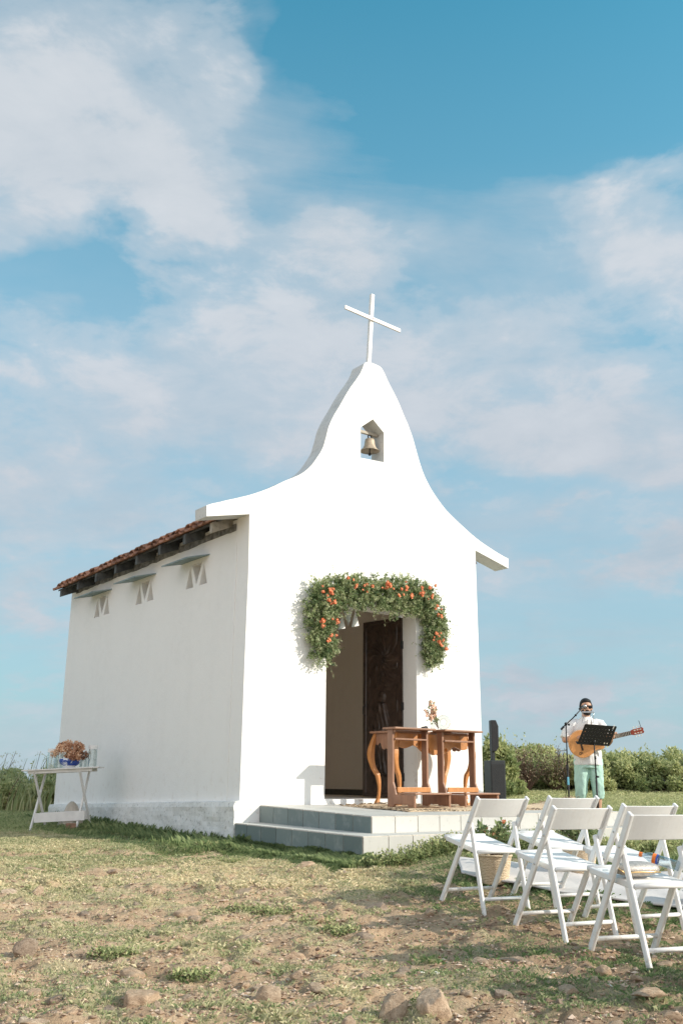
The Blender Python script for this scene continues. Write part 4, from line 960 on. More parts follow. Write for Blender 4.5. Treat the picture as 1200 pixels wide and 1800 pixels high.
# microphone stand
ms = empty('microphone_stand', (3.02, 13.1, h1(3.02, 13.1)), 0, 'black boom microphone stand at the left of the singer', 'microphone stand'); zb = ms.location.z
p = MB(); p.tube([(0, 0, .1), (0, 0, .72)], .012, 10); p.tube([(0, 0, .70), (0.01, 0, 1.70-zb)], .0085, 10); p.build('pole', 'black_plastic', ms, smooth=True)
p = MB(); p.tube([(0, 0, .70), (0, 0, .76)], .018, 12); p.build('clutch', 'black_plastic', ms)
p = MB(); p.tube([(-.035, 0, 1.645-zb), (.10, 0, 1.76-zb), (.225, 0, 1.885-zb)], .008, 8); p.tube([(-.06, 0, 1.615-zb), (-.02, 0, 1.655-zb)], .014, 8); p.build('boom_arm', 'black_plastic', ms, smooth=True)
p = MB(); p.ell((.01, -.0, 1.69-zb), (.022, .03, .022), 10, 8); p.ell((.045, -.02, 1.68-zb), (.016, .016, .016), 8, 6); p.ell((.145, -.01, 1.805-zb), (.016, .016, .016), 8, 6); p.build('clamp', 'black_plastic', ms, smooth=True)
for i in range(3):
    a = 2*PI*i/3+.4; p = MB(); p.tube([(0, 0, .12), (math.cos(a)*.28, math.sin(a)*.28, .015)], .008, 8); p.build('leg', 'black_plastic', ms, smooth=True)
p = MB(); p.lathe([(.0135, .50), (.0135, .60)], 14); p.build('blue_tape', 'label_blue', ms)
p = MB(); p.tube([(0, .01, .95), (-.09, .0, .93), (-.12, 0, .78), (-.04, .0, .62), (-.02, .0, .45), (-.10, 0, .15), (-.18, .02, .02), (-.35, .1, .0)], .0035, 6); p.build('cable', 'black_plastic', ms, smooth=True)
mi = empty('microphone', (3.245, 13.1, 1.905), 0, 'silver grey microphone clipped on the boom before the singer', 'microphone')
p = MB(); p.tube([(-.03, 0, -.02), (.04, .02, .015)], [.011, .015], 12); p.build('microphone_body', 'speaker_body', mi, smooth=True)
p = MB(); p.ell((.06, .028, .022), (.026, .024, .024), 14, 10); p.build('grille_ball', 'chrome', mi, smooth=True)
# music stand
st = empty('music_stand', (3.34, 12.9, h1(3.34, 12.9)), 0, 'black perforated music stand in front of the singer', 'music stand'); zs = st.location.z
p = MB(); p.tube([(0, 0, .08), (0, 0, .62)], .013, 10); p.tube([(0, 0, .60), (0, 0, 1.47-zs)], .009, 10); p.build('pole', 'black_plastic', st, smooth=True)
p = MB(); p.ell((0.022, -.0, .62), (.02, .014, .014), 8, 6); p.ell((0, -.01, 1.455-zs), (.022, .022, .03), 10, 8); p.tube([(0, -.01, .84), (.0, -.01, .88)], .014, 10); p.build('knob', 'black_plastic', st, smooth=True)
for i in range(3):
    a = 2*PI*i/3+1.2; p = MB(); p.tube([(0, 0, .22), (math.cos(a)*.26, math.sin(a)*.26, .015)], .008, 8); p.build('leg', 'black_plastic', st, smooth=True)
holes = [[(x+.006*math.cos(a), y+.006*math.sin(a)) for a in [2*PI*k/8 for k in range(8)]] for x in np.linspace(-.20, .20, 9) for y in (.05, .10, .15, .20, .25)]
me = curve_plate([(-.245, 0), (.245, 0), (.245, .30), (.235, .315), (-.235, .315), (-.245, .30)], holes, .003); me.materials.clear(); me.materials.append(MATS['black_plastic']); me.name = 'desk'
dk = bpy.data.objects.new('desk', me); COL.objects.link(dk); dk.parent = st; dk.location = (-.01, 0.02, 1.41-zs); dk.rotation_euler = (R(90+38), R(2.0), R(20))
p = MB(); p.bb(-.245, .245, -.0, .012, -.045, .003); o = p.build('ledge', 'black_plastic', dk, bevel=.002)
p = MB(); p.bb(-.17, .12, .02, .29, -.009, -.005); p.build('sheet', 'paper', dk)
p = MB(); p.bb(.19, .20, .27, .33, -.002, .008); p.build('clip', 'paper', dk)
for x in (.155, .195):
    p = MB(); p.bb(x-.008, x+.008, .035, .05, .003, .006); p.build('rivet', 'ivory', dk)
# harmonica on a neck holder
hm = empty('harmonica_holder', (PX, PY, PZ), R(-4), 'chrome neck holder with harmonica at the singer\'s mouth', 'harmonica')
p = MB(); p.tube([(-.085, -.03, 1.345), (-.075, -.10, 1.30), (-.065, -.17, 1.36), (-.07, -.185, 1.425)], .004, 6); p.tube([(.085, -.03, 1.345), (.08, -.10, 1.30), (.075, -.17, 1.36), (.08, -.185, 1.425)], .004, 6); p.tube([(-.085, -.03, 1.345), (-.07, .06, 1.36), (0, .085, 1.365), (.07, .06, 1.36), (.085, -.03, 1.345)], .004, 6); p.build('holder_frame', 'chrome', hm, smooth=True)
p = MB(); p.bb(-.075, .085, -.195, -.17, 1.428, 1.445); p.build('harmonica_body', 'chrome', hm, bevel=.004)
p = MB(); p.bb(.0, .075, -.21, -.18, 1.215, 1.245); p.build('phone_clip', 'black_plastic', hm, bevel=.003)
p = MB(); p.tube([(.04, -.195, 1.245), (.035, -.20, 1.34), (.03, -.185, 1.43)], .006, 6); p.build('bracket', 'chrome', hm, smooth=True)

# ================================================================== vegetation
def scatter(xa, xb, ya, yb, n, seed, keep):
    r = np.random.default_rng(seed); x = r.uniform(xa, xb, n); y = r.uniform(ya, yb, n); k = keep(x, y, r); return x[k], y[k], r
def fr(x, y, m=.44, a=.9): return np.abs(x) < m*y+a
# short turf near the camera
def keepA(x, y, r): return fr(x, y, .40, .5) & free(x, y) & (r.random(len(x)) < (1-bare(x, y)*.96)*(.35+.65*sstep(.38, .56, fbm(x*2.3, y*3, 3, 31))))
x, y, r = scatter(-4.6, 4.6, 3.7, 9.4, 560000, 1, keepA)
hh = r.uniform(.006, .022, len(x))*(1+.9*sstep(.5, .65, fbm(x*1.7, y*2, 3, 41))); V, F = blades(x, y, H(x, y), hh, r.uniform(.0025, .005, len(x)), 2, 1.1)
tone = (.36+.85*(fbm(x*1.0, y*1.6, 3, 51)-.5)+r.normal(.12, .20, len(x))+.12*sstep(6, 9, y)*(x < .5)-.42*sstep(.1, .9, x)).clip(0, 1)  # last term darkens blades on the right: shadow put into the grass colour
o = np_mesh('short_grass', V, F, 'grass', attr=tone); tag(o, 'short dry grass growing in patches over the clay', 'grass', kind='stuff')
x, y, r = scatter(-6.2, .9, 9.35, 13.0, 330000, 15, lambda x, y, r: fr(x, y, .42, .6) & free(x, y) & (y < 12.4+.6*r.random(len(x))) & (x < .3+.6*r.random(len(x))) & (r.random(len(x)) < (1-bare(x, y)*.9)*(.4+.6*sstep(.36, .55, fbm(x*2, y*3, 3, 33)))))
hh = r.uniform(.010, .030, len(x)); V, F = blades(x, y, H(x, y), hh, r.uniform(.004, .008, len(x)), 16, 1.0)
o = np_mesh('thin_turf', V, F, 'grass', attr=(.50+.8*(fbm(x*1.0, y*1.6, 3, 53)-.5)+r.normal(0, .18, len(x))).clip(0, 1)); tag(o, 'thin sunlit turf on the slope left of the steps', 'grass', kind='stuff')
# creeping leaves
x, y, r = scatter(-4.2, 4.2, 3.7, 9.4, 150000, 5, lambda x, y, r: fr(x, y, .40, .4) & free(x, y) & (r.random(len(x)) < sstep(.52, .60, fbm(x*1.9, y*2.6, 4, 61))*(1-.7*bare(x, y))))
cen = np.stack([x, y, H(x, y)+r.uniform(.002, .016, len(x))], 1); V, F = leaves(cen, r.uniform(.009, .02, len(x)), 6, .5, .5); o = np_mesh('creeping_weeds', V, F, 'grass', attr=(r.normal(.22, .16, len(x))).clip(0, 1)); tag(o, 'low creeping green weeds among the stones', 'weeds', kind='stuff')
# turf further away
x, y, r = scatter(-9, 11, 9.2, 22, 620000, 8, lambda x, y, r: fr(x, y, .42, 1.0) & free(x, y) & (r.random(len(x)) < .35+.65*sstep(.3, .5, fbm(x*1.5, y*1.5, 3, 71))) & ~((y > 14) & (x > -4.3) & (x < .8)) & ~((y < 12.4+.6*r.random(len(x))) & (x < .3+.6*r.random(len(x)))))
hh = r.uniform(.02, .055, len(x))*(1+.5*(y > 13)); V, F = blades(x, y, H(x, y), hh, r.uniform(.006, .012, len(x)), 9, .9)
o = np_mesh('lawn', V, F, 'lush', attr=(.42+.35*fbm(x, y*1.5, 3, 81)+r.normal(0, .15, len(x))+.22*sstep(13, 17, y)).clip(0, 1)); tag(o, 'green lawn around and behind the chapel', 'grass', kind='stuff')
# taller dark grass along plinth and steps
def strip(name, n, seed, uf, vf, hf, mat, label, wid=.008, tone_=(.25, .15), lean=.5):
    r = np.random.default_rng(seed); t = r.random(n); d = r.random(n); u = uf(t, d, r); v = vf(t, d, r); x = C0[0]+u*CU-v*SU; y = C0[1]+u*SU+v*CU
    V, F = blades(x, y, H(x, y), hf(t, d, r), r.uniform(.6, 1.3, n)*wid, seed, lean); o = np_mesh(name, V, F, mat, attr=r.normal(tone_[0], tone_[1], n).clip(0, 1)); tag(o, label, 'grass', kind='stuff'); return o
strip('plinth_grass', 26000, 21, lambda t, d, r: -.12-.9*d**1.8, lambda t, d, r: -.4+5.6*t, lambda t, d, r: r.uniform(.03, .10, len(t))*(1-.5*d)*(1+.9*(r.random(len(t)) < .06)), 'lush', 'taller dark grass along the foot of the chapel side wall', .009)
strip('step_grass', 20000, 22, lambda t, d, r: -.09-.45*d**1.5, lambda t, d, r: -2.5+2.7*t, lambda t, d, r: r.uniform(.03, .13, len(t))*(1-.6*d), 'lush', 'tufted grass along the left side of the steps', .008)
# leafy ground cover in front of steps
def weed_clump(x, y, rad, hgt, n, seed, label, mat='foliage', name='weed_clump', group='leafy weeds growing along the steps', ls=(.02, .042), tone_=(.5, .2)):
    o = empty(name, (x, y, h1(x, y)), 0, label, 'plant', group); r = np.random.default_rng(seed)
    ns = max(6, n//30); p = MB(); cs = []
    for i in range(ns):
        a = r.uniform(0, 2*PI); q = r.uniform(0, 1)**.6*rad; e = np.array([math.cos(a)*q, math.sin(a)*q*.8, hgt*r.uniform(.45, 1.05)*(1-.35*(q/rad)**2)]); b0 = e*.45; b0[2] = 0
        p.tube([tuple(b0), tuple((b0+e)/2+r.normal(size=3)*.01), tuple(e)], .0022, 4); cs += [b0*(1-t)+e*t for t in r.random(30)**.7]
    p.build('stem', 'stem_brown', o); cs = np.array(cs); cs = cs+r.normal(size=cs.shape)*(.024, .024, .014)
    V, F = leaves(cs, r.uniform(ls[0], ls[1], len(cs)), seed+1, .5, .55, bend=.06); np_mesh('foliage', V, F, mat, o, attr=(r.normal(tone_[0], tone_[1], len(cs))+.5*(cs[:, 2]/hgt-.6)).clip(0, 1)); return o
k = 0
for i, u in enumerate(np.arange(-.22, 2.3, .17)):
    side = 'weed clump' ; q = world(u+random.uniform(-.05, .05), -2.50-random.uniform(0, .12)); hg = .13+.10*sstep(.2, 1.0, u)*random.uniform(.7, 1.1)
    weed_clump(q.x, q.y, .17, hg, 900 if u > .2 else 500, 100+i, 'low leafy weeds growing against the foot of the front step', ls=(.018, .034))
for i, (x, y, rad, hg) in enumerate(((2.35, 9.6, .28, .22), (2.75, 9.75, .28, .18), (3.1, 9.9, .25, .15), (3.3, 10.4, .3, .14))): weed_clump(x, y, rad, hg, 1200, 150+i, 'low green weeds growing to the right end of the platform', group='weeds right of the platform', ls=(.02, .04), tone_=(.65, .2))
for i, (x, y, rad, hg) in enumerate(((-1.36, 10.55, .12, .10), (-.75, 10.25, .15, .12), (-.95, 9.6, .14, .06), (-1.25, 5.75, .10, .07), (-.65, 7.35, .20, .06), (-.45, 7.2, .16, .06), (.02, 6.6, .14, .05), (.38, 4.45, .05, .06), (-.70, 5.2, .12, .045), (-.15, 6.95, .12, .05))):
    weed_clump(x, y, rad*1.45, hg*.62, 520, 170+i, 'small tuft of broad leaved weed among the stones', group='weed tufts among the stones', ls=(.012, .028), tone_=(.5, .25))
# bushes
def bush(x, y, rx, ry, hz, n, seed, label, mat='foliage', group='bushes behind the lawn', ls=(.05, .10), tone0=.45, zadd=0, trunk=True, name='bush', top=1.0):
    o = empty(name, (x, y, h1(x, y)+zadd), 0, label, 'bush', group); r = np.random.default_rng(seed)
    nc = 46; cl = []
    for i in range(nc):
        a = r.uniform(0, 2*PI); e = math.asin(r.uniform(0, 1)); q = r.uniform(.55, 1.0)
        cl.append((math.cos(a)*math.cos(e)*rx*q, math.sin(a)*math.cos(e)*ry*q, .12*hz+math.sin(e)*hz*q*.92, r.uniform(.16, .30)*min(rx, hz, .9), r.uniform(-.18, .2)))
    cl = np.array(cl); per = n//nc; ii = np.repeat(np.arange(nc), per); d = r.normal(size=(len(ii), 3)); d /= np.linalg.norm(d, axis=1)[:, None]
    q = r.uniform(.35, 1.08, len(ii))**.6; c = cl[ii, :3]+d*(cl[ii, 3]*q)[:, None]; c[:, 2] = np.maximum(c[:, 2], .02)
    V, F = leaves(c, r.uniform(ls[0], ls[1], len(ii)), seed+1, .15, .55, d*.45, bend=.08)
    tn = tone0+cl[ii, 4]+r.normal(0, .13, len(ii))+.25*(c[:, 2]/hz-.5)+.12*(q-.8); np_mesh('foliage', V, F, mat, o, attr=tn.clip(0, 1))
    p = MB()
    for i in range(14):
        e = cl[i, :3]; p.tube([(e[0]*.15, e[1]*.15, -.02), tuple(e*.55+r.normal(size=3)*.03), tuple(e*1.02)], [.02, .012, .005], 5)
    p.build('branch', 'stem_brown', o)
    # sprigs standing out of the top
    sp = []
    for i in range(16):
        e = cl[r.integers(0, nc)]; a = np.array(e[:3]); L = r.uniform(.12, .3)*top; dd = np.array([r.normal()*.3, r.normal()*.3, 1.0]); sp += [a+dd*L*t+r.normal(size=3)*.02 for t in np.linspace(.5, 1.5, 14)]
    sp = np.array(sp); V, F = leaves(sp, r.uniform(ls[0]*.7, ls[1]*.8, len(sp)), seed+2, .8, .4); np_mesh('sprig', V, F, mat, o, attr=r.uniform(.5, 1, len(sp)))
    return o
BL = ('sunlit green bush in the hedge-like row behind the lawn', 'bushes behind the lawn')
bxs = [(2.5, 18.3, .9, .7, .92), (3.5, 18.6, .85, .7, .95), (4.35, 18.2, .8, .7, .82), (5.15, 18.5, .85, .7, .88), (6.0, 18.2, .85, .7, .78), (6.8, 18.4, .9, .7, .95), (7.7, 18.6, .9, .8, .9), (8.7, 18.6, .9, .8, 1.0), (9.7, 19, 1, .8, 1.0), (3.0, 19.7, .9, .7, 1.1), (4.1, 19.9, .9, .7, 1.05), (5.3, 19.8, .9, .7, .95), (6.4, 19.7, .9, .7, .95), (7.5, 19.9, .9, .7, 1.05), (8.8, 20, .9, .7, 1.1)]
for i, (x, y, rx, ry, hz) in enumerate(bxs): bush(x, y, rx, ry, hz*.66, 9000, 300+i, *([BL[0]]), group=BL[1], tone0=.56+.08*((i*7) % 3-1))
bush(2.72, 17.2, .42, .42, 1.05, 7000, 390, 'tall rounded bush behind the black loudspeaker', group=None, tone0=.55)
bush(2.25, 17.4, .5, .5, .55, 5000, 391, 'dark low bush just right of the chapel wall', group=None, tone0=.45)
p = None
for i, (x, y) in enumerate(((3.35, 17.75), (3.9, 17.8), (3.05, 17.7), (7.3, 18.0), (6.6, 17.9))):   # dry twiggy shrubs in the hedge
    o = empty('twiggy_shrub', (x, y, h1(x, y)), 0, 'dry twiggy shrub standing against the bushes', 'bush', 'dry shrubs before the bushes'); r = np.random.default_rng(600+i); p = MB(); cs = []
    for j in range(70):
        a = r.uniform(0, 2*PI); e = np.array([math.cos(a)*r.uniform(.05, .5), math.sin(a)*r.uniform(.05, .25), r.uniform(.35, .85)]); m_ = e*.5+r.normal(size=3)*.03; p.tube([tuple(e*.05), tuple(m_), tuple(e)], [.006, .004, .002], 4); cs += [e*t+r.normal(size=3)*.03 for t in r.uniform(.5, 1, 12)]
    p.build('twigs', 'stem_brown', o); cs = np.array(cs); V, F = leaves(cs, r.uniform(.03, .05, len(cs)), 4+i, .3, .4); np_mesh('foliage', V, F, 'twig', o, attr=r.uniform(.3, 1, len(cs)))
# left: reeds, weeds
BL2 = 'leafy green shrub growing left of the chapel'
for i, (x, y, rx, hz) in enumerate(((-6.2, 16.2, .55, .62), (-5.4, 16.6, .55, .62), (-4.75, 16.9, .5, .72), (-6.9, 16.8, .6, .75), (-5.9, 17.6, .6, .95), (-5.0, 17.9, .6, 1.0), (-7.3, 18, .7, 1.0), (-4.3, 17.9, .5, .9), (-8.3, 17.5, .8, 1.0))):
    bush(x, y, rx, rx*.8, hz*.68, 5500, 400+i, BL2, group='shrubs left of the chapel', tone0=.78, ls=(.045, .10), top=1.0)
def reeds(x, y, n, hgt, seed, label):
    o = empty('reed_clump', (x, y, h1(x, y)), 0, label, 'reeds', 'clumps of tall grass left of the chapel'); r = np.random.default_rng(seed); Vs = []; Fs = []; base = 0; tn = []
    for i in range(n):
        bx_, by_ = r.normal(0, .22), r.normal(0, .18); a = r.normal(0.2, 1.2); L = hgt*r.uniform(.55, 1.1); lean = r.uniform(.1, .5)*L; w = r.uniform(.008, .02); pts = []
        for k in range(7):
            t = k/6; q = np.array([bx_+math.cos(a)*lean*t**2.2, by_+math.sin(a)*lean*t**2.2*.6, L*(t-.25*t**3*(lean/L)*1.6)]); ww = w*(1-t**1.5)+.001; pts += [q+(-math.sin(a)*ww+.002, math.cos(a)*ww, 0), q-(-math.sin(a)*ww+.002, math.cos(a)*ww, 0)]
        Vs += pts; Fs += [(base+2*k, base+2*k+1, base+2*k+3, base+2*k+2) for k in range(6)]; base += 14; tn += [r.uniform(.2, .9)]*6
    np_mesh('blades', np.array(Vs), np.array(Fs), 'reed', o, attr=np.array(tn))
    cs = []
    p = MB()
    for i in range(max(3, n//22)):
        bx_, by_ = r.normal(0, .22), r.normal(0, .18); e = np.array([bx_+r.uniform(.05, .35), by_, hgt*r.uniform(.95, 1.25)]); p.tube([(bx_, by_, 0), ((bx_*2+e[0])/3, by_, e[2]*.6), tuple(e)], .004, 4); cs += [e+np.array([.25, 0, .02])*t*.6-np.array([0, 0, .18])*t*t+r.normal(size=3)*.012 for t in np.linspace(-.5, 1, 26)]
    p.build('stalk', 'stem_brown', o); cs = np.array(cs); V, F = leaves(cs, .035, seed, -.2, .3); np_mesh('seed_head', V, F, 'reed', o, attr=r.uniform(.7, 1, len(cs)))
for i, (x, y, hg) in enumerate(((-6.1, 17.0, .85), (-5.5, 17.2, .85), (-4.95, 17.3, .95), (-4.6, 17.0, .85), (-6.7, 17.3, .9), (-4.5, 16.3, .6), (-5.2, 16.0, .5), (-7.4, 17.4, 1.0))): reeds(x, y+.1, 75, hg, 700+i, 'clump of tall arching grass left of the chapel')

# ================================================================== stones
def rock_mesh(seed, amp=.35):
    bm = bmesh.new(); bmesh.ops.create_icosphere(bm, subdivisions=4, radius=1); off = Vector((seed*7.3, seed*3.1, seed*1.7)); rr_ = random.Random(seed)
    pl = [(Vector((rr_.gauss(0, 1), rr_.gauss(0, 1), rr_.gauss(0, .7))).normalized(), rr_.uniform(.45, .8)) for _ in range(14)]
    for v_ in bm.verts:
        c = v_.co.copy(); n = noise.fractal(c*.9+off, 1.0, 2.1, 5); v_.co = c*(1+n*amp)
        for d, h_ in pl:
            e = v_.co.dot(d)-h_
            if e > 0: v_.co -= d*e*.85
        v_.co += c*noise.fractal(c*5+off, 1.0, 2.0, 3)*.035
    me = bpy.data.meshes.new('stone'); bm.to_mesh(me); bm.free(); me.materials.append(MATS['rock']); me.polygons.foreach_set('use_smooth', [True]*len(me.polygons)); return me
RM = [rock_mesh(i) for i in range(12)]; RM[3] = rock_mesh(3, .12)
RK = [(-1.74,5.82,0.076,0.054), (-1.40,5.85,0.100,0.037), (-1.06,7.29,0.104,0.046), (0.24,4.40,0.085,0.085), (0.05,4.24,0.034,0.039), (-0.86,4.69,0.107,0.060), (-1.24,4.67,0.043,0.032), (-0.77,4.52,0.026,0.031), (-2.32,7.95,0.059,0.050), (-2.54,7.96,0.082,0.023), (-0.84,6.79,0.070,0.035), (-0.94,6.89,0.051,0.028), (-0.31,4.73,0.076,0.054), (-0.24,5.93,0.085,0.034), (-0.73,8.05,0.101,0.032), (-0.40,7.01,0.100,0.040), (-0.13,6.90,0.059,0.032), (0.27,7.39,0.127,0.046), (0.76,8.19,0.103,0.028), (0.11,5.27,0.060,0.030), (-0.01,5.29,0.024,0.021), (0.35,5.47,0.069,0.031), (0.96,5.71,0.098,0.036), (0.74,5.48,0.069,0.025), (1.08,4.90,0.063,0.031), (1.36,5.33,0.046,0.030), (1.39,4.69,0.094,0.021), (1.13,4.30,0.061,0.025), (0.96,4.35,0.042,0.032), (0.78,4.30,0.037,0.020), (0.40,4.33,0.085,0.080), (-0.57,5.39,0.052,0.031), (-0.67,4.70,0.040,0.019), (-1.34,5.21,0.060,0.027), (-0.08,4.87,0.050,0.022), (0.14,4.55,0.034,0.021), (-0.95,4.48,0.064,0.023), (-1.19,4.17,0.071,0.021), (-0.52,4.16,0.059,0.019), (-0.25,4.20,0.060,0.024), (-1.03,5.34,0.076,0.040), (-0.28,8.9,0.108,0.033), (-2.00,9.1,0.064,0.027), (-2.69,9.1,0.134,0.038), (-1.78,6.84,0.078,0.020), (-1.13,6.34,0.043,0.022), (-0.57,6.35,0.072,0.029), (0.17,6.40,0.080,0.026), (0.66,6.43,0.066,0.026), (1.06,6.96,0.087,0.024), (0.02,4.59,0.026,0.016), (1.17,5.52,0.047,0.019), (1.74,5.53,0.063,0.025), (2.16,7.01,0.100,0.028), (1.38,4.36,0.050,0.025), (0.58,4.67,0.032,0.016), (0.76,4.78,0.055,0.025), (-1.61,5.22,0.036,0.018), (-0.95,4.16,0.036,0.017), (-1.38,4.47,0.051,0.020)]
SPEC = {0: 'round pale brown boulder lying on the grass at the far left', 1: 'long flat stone to the right of the round boulder', 3: 'left half of the large cracked stone nearest the camera', 30: 'right half of the large cracked stone nearest the camera', 2: 'dark flat ledge stone in the weeds at mid distance', 8: 'small pale stone standing up at the left edge of the clearing', 7: 'small upright pinkish stone in the foreground', 12: 'big half-buried brown stone in the central foreground', 5: 'wide tilted stone in the left foreground'}
rr_ = random.Random(9); rk = random.Random(31)
for i in range(228):
    y = 3.9+rk.random()**1.3*5.0; x = rk.uniform(-.40, .40)*y
    if not bool(free(x, y, .1)) : continue
    s_ = rk.uniform(.014, .05)*(1 if y < 7 else 1.2); RK.append((x, y, s_, s_*rk.uniform(.35, .6)))
for i, (x, y, w_, hh_) in enumerate(RK):
    o = bpy.data.objects.new('stone', RM[3 if i == 0 else (0, 1, 2, 4, 5, 6, 7, 8, 9, 10, 11)[rr_.randrange(11)]]); COL.objects.link(o)
    hgt = hh_*1.15 if i not in (0,) else .062
    o.scale = (w_*1.2, w_*rr_.uniform(.7, 1.1), hgt); o.location = (x, y, h1(x, y)+(hgt*.1 if i < 60 else 0)+(.03 if i == 0 else 0)); o.rotation_euler = (rr_.uniform(-.25, .25), rr_.uniform(-.25, .25), rr_.uniform(-.5, .5) if i < 60 else rr_.uniform(0, 6))
    if i in SPEC: tag(o, SPEC[i], 'stone')
    else: tag(o, 'brown stone half buried in the patchy turf' if i < 60 else 'small brown stone lying on the patchy turf', 'stone', 'stones half buried in the turf' if i < 60 else 'small stones scattered on the turf')
# gravel and clods
r = np.random.default_rng(77); n = 30000; y = 3.8+r.random(n)**1.2*5.2; x = r.uniform(-.42, .42, n)*y; kk = free(x, y) & (r.random(n) < .2+.8*bare(x, y)); x = x[kk]; y = y[kk]; n = len(x); z = H(x, y)
oct_ = np.array([(1, 0, 0), (0, 1, 0), (-1, 0, 0), (0, -1, 0), (0, 0, 1), (0, 0, -1)], float); fo = np.array([(0, 1, 4), (1, 2, 4), (2, 3, 4), (3, 0, 4), (1, 0, 5), (2, 1, 5), (3, 2, 5), (0, 3, 5)])
sz = r.uniform(.003, .013, n)*r.uniform(.5, 1.3, n)*(1+.7*(r.random(n) < .03)); a = r.uniform(0, 2*PI, n); P = np.repeat(oct_[None], n, 0)*(1+r.normal(0, .18, (n, 6, 1)))+r.normal(0, .16, (n, 6, 3)); P = P*np.stack([sz*1.3, sz, sz*.6], 1)[:, None, :]
Pr = P.copy(); Pr[..., 0] = P[..., 0]*np.cos(a)[:, None]-P[..., 1]*np.sin(a)[:, None]; Pr[..., 1] = P[..., 0]*np.sin(a)[:, None]+P[..., 1]*np.cos(a)[:, None]
V = (Pr+np.stack([x, y, z+sz*.2], 1)[:, None, :]).reshape(-1, 3); F = (fo[None]+(np.arange(n)*6)[:, None, None]).reshape(-1, 3)
leafmat('gravel', (.20, .13, .09), (.46, .32, .22), (.64, .50, .39), 0, .9)
o = np_mesh('gravel', V, F, 'gravel', attr=np.repeat(r.random(n)**1.3, 8)); tag(o, 'loose gravel and clay crumbs on the ground', 'gravel', kind='stuff')
# pale flakes
for i, (x, y) in enumerate(((.43, 5.30), (.50, 5.22), (.47, 5.0), (.02, 4.9), (1.10, 5.35), (1.30, 5.0), (-.02, 5.85), (1.02, 4.95), (1.45, 4.75))):
    o = bpy.data.objects.new('pale_stone', RM[(i*5) % 12]); COL.objects.link(o); o.scale = (.026, .014, .007); o.location = (x, y, h1(x, y)+.006); o.rotation_euler = (.2, .1, i)
    o.data = o.data.copy(); o.data.materials[0] = MATS['ivory']; tag(o, 'small flat whitish stone chip on the ground', 'stone', 'pale stone chips')

# ================================================================== world, sun, camera
w = bpy.data.worlds.new('World'); sc.world = w; w.use_nodes = True; nt = w.node_tree; bg = nt.nodes['Background']
sky = N(nt, 'ShaderNodeTexSky'); sky.sky_type = 'NISHITA'; sky.sun_disc = False; sky.sun_elevation = SUN_EL; sky.sun_rotation = math.atan2(SUN_DIR.x, SUN_DIR.y)
sky.altitude = 0; sky.air_density = 1.0; sky.dust_density = .6; sky.ozone_density = 1.6
tc = N(nt, 'ShaderNodeTexCoord'); G = tc.outputs['Generated']; sp3 = N(nt, 'ShaderNodeSeparateXYZ'); nt.links.new(G, sp3.inputs[0]); dx, dy, dz = sp3.outputs
fz = math_(nt, 'ADD', math_(nt, 'MAXIMUM', dz, 0), .35); cmb = N(nt, 'ShaderNodeCombineXYZ')
nt.links.new(math_(nt, 'DIVIDE', dx, fz), cmb.inputs[0]); nt.links.new(math_(nt, 'DIVIDE', dy, fz), cmb.inputs[1]); nt.links.new(math_(nt, 'MULTIPLY', dz, 1.5), cmb.inputs[2])
def wn(scale, detail, rough, dist=0, off=(0, 0, 0), sc3=(1, 1, 1)):
    mp = N(nt, 'ShaderNodeMapping'); mp.inputs['Location'].default_value = off; mp.inputs['Scale'].default_value = sc3; nt.links.new(cmb.outputs[0], mp.inputs[0]); return noise_n(nt, scale, detail, rough, vec=mp.outputs[0], dist=dist)
wa = wn(4.5, 5, .55, 0, (5, 1, 2)); wb = wn(4.5, 5, .55, 0, (1, 8, 3))
ym = math_(nt, 'MAXIMUM', math_(nt, 'ABSOLUTE', dy), .08)
S_ = math_(nt, 'ADD', math_(nt, 'DIVIDE', dx, ym), math_(nt, 'MULTIPLY', math_(nt, 'SUBTRACT', wa, .5), .34)); T_ = math_(nt, 'ADD', math_(nt, 'DIVIDE', dz, ym), math_(nt, 'MULTIPLY', math_(nt, 'SUBTRACT', wb, .5), .26))
bl_ = [(-0.36,0.86,0.20,0.12,.72), (-0.353,0.703,0.165,0.085,0.8), (-0.190,0.72,0.15,0.075,.8), (-0.138,0.628,0.074,0.046,0.90), (-0.126,0.853,0.050,0.043,0.60), (0.011,0.588,0.067,0.038,1.0), (-0.015,0.814,0.042,0.021,0.45), (0.341,0.633,0.155,0.062,0.85), (-0.027,0.453,0.362,0.064,0.70), (-0.190,0.369,0.316,0.055,0.65), (0.285,0.388,0.178,0.062,0.85), (0.024,0.511,0.170,0.044,0.55), (0.338,0.263,0.074,0.032,0.45), (0.19,0.095,0.05,0.03,1.15), (0.25,0.085,0.05,0.022,.8), (.36,.235,.075,.028,.95), (.27,.245,.03,.02,.6), (-0.333,0.276,0.111,0.058,0.45), (-0.335,0.164,0.054,0.024,0.45), (0.20,0.86,0.26,0.20,-1.25), (-.10,.92,.05,.07,-.5), (-0.328,0.573,0.133,0.05,-0.75), (0.247,0.292,0.186,0.025,-0.5), (0.22,0.17,0.15,0.035,-0.4)]
acc = None
for (s0, t0_, a_, b_, wt) in bl_:
    e = math_(nt, 'POWER', math_(nt, 'DIVIDE', math_(nt, 'SUBTRACT', S_, s0), a_), 2); f_ = math_(nt, 'POWER', math_(nt, 'DIVIDE', math_(nt, 'SUBTRACT', T_, t0_), b_), 2)
    g_ = math_(nt, 'MULTIPLY', math_(nt, 'EXPONENT', math_(nt, 'MULTIPLY', math_(nt, 'ADD', e, f_), -.9)), wt); acc = g_ if acc is None else math_(nt, 'ADD', acc, g_)
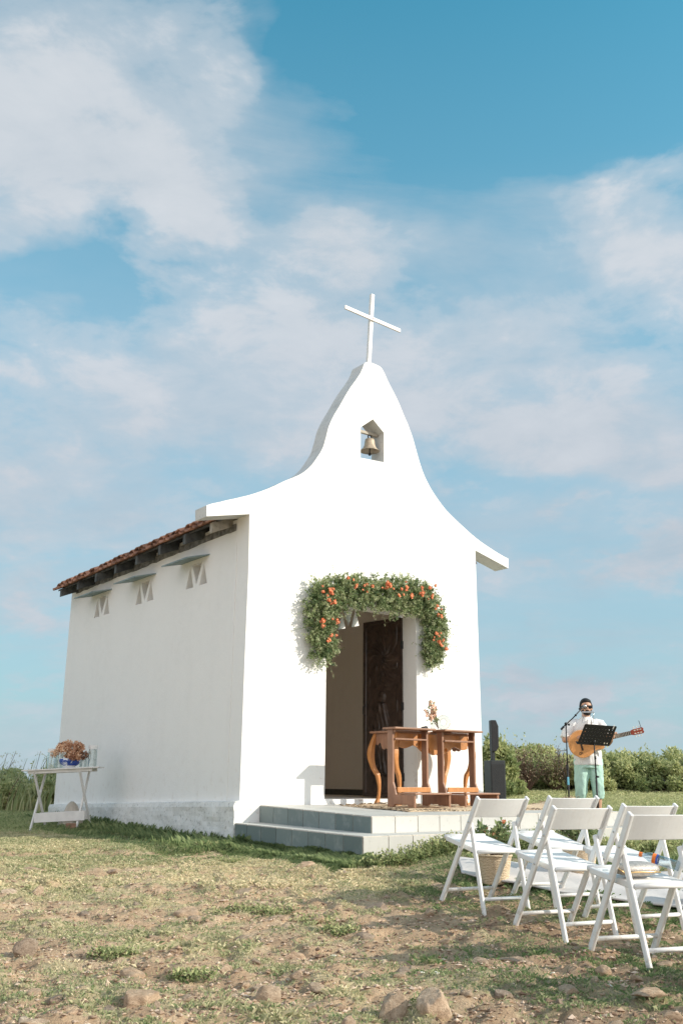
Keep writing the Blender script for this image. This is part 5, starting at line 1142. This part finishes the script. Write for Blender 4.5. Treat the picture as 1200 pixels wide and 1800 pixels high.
n1_ = wn(3.0, 9, .58, .35); n2_ = wn(1.7, 8, .6, .9, (3, 7, 1), (1, 1.8, 2.2)); n3_ = wn(9, 8, .62, .3, (9, 2, 4))
dens = math_(nt, 'ADD', math_(nt, 'MULTIPLY', math_(nt, 'SUBTRACT', n1_, .5), 2.8), math_(nt, 'MULTIPLY', math_(nt, 'SUBTRACT', n3_, .5), 2.2))
rear_fill = ramp(nt, math_(nt, 'ADD', math_(nt, 'MULTIPLY', dy, .5), .5), [(.25, 1), (.52, 0)])  # unseen bright cloud bank behind the camera, added as neutral fill light
dens = math_(nt, 'ADD', dens, math_(nt, 'MULTIPLY', acc, .95)); dens = math_(nt, 'ADD', dens, math_(nt, 'MULTIPLY', rear_fill, 1.1))
puff = ramp(nt, dens, [(.05, 0), (.45, .30), (1.3, .86)], 'EASE')
veil = math_(nt, 'MULTIPLY', ramp(nt, math_(nt, 'ADD', n2_, math_(nt, 'MULTIPLY', acc, .42)), [(.40, 0), (.85, 1)]), .6)
cl_ = math_(nt, 'ADD', puff, math_(nt, 'MULTIPLY', math_(nt, 'SUBTRACT', 1, puff), veil), True)
skc = mixc(nt, 1.0, sky.outputs[0], (.66, 2.42, 2.16), 'MULTIPLY')
hz = ramp(nt, dz, [(0, .9), (.25, .7), (.55, .22), (.75, 0)]); skc = mixc(nt, hz, skc, (4.2, 5.2, 6.3, 1))
shade = ramp(nt, math_(nt, 'ADD', math_(nt, 'MULTIPLY', n1_, .5), math_(nt, 'MULTIPLY', n3_, .5)), [(.35, (5.6, 6.2, 6.8)), (.65, (7.0, 7.3, 7.7))])
low = ramp(nt, dz, [(0, (.82, .86, .90)), (.25, (.86, .88, .91)), (.4, (.96, .97, .99)), (.6, (1, 1, 1))]); shade = mixc(nt, 1.0, shade, low, 'MULTIPLY'); shade = mixc(nt, rear_fill, shade, (12.0, 11.6, 11.9, 1))
hzv = math_(nt, 'MULTIPLY', ramp(nt, dz, [(0, .5), (.12, .25), (.38, .28), (.58, 0)]), ramp(nt, n2_, [(.3, .4), (.6, 1)])); cl_ = math_(nt, 'ADD', cl_, math_(nt, 'MULTIPLY', math_(nt, 'SUBTRACT', 1, cl_), hzv), True)
fin = mixc(nt, cl_, skc, shade); nt.links.new(fin, bg.inputs['Color']); bg.inputs['Strength'].default_value = .1
sun = bpy.data.lights.new('sun', 'SUN'); sun.energy = 5.0; sun.angle = R(.6); sun.color = (1, .92, .80); so = bpy.data.objects.new('sun', sun); COL.objects.link(so); so.rotation_euler = (-SUN_DIR).to_track_quat('-Z', 'Y').to_euler()
cam = bpy.data.cameras.new('camera'); cam.sensor_fit = 'VERTICAL'; cam.sensor_height = 36; cam.sensor_width = 24; cam.lens = 1680.887/1800*36; cam.clip_end = 20000; cam.clip_start = .05
co = bpy.data.objects.new('camera', cam); COL.objects.link(co); co.matrix_world = Matrix.Translation((0, 0, EYE)) @ Matrix.Rotation(R(90+15.6064), 4, 'X') @ Matrix.Rotation(R(.5405), 4, 'Z'); sc.camera = co
sc.view_settings.view_transform = 'Standard'; sc.view_settings.look = 'None'; sc.view_settings.exposure = 0; sc.view_settings.gamma = 1
sc.render.engine = 'CYCLES'; sc.cycles.max_bounces = 10; sc.cycles.diffuse_bounces = 8; sc.cycles.transparent_max_bounces = 16
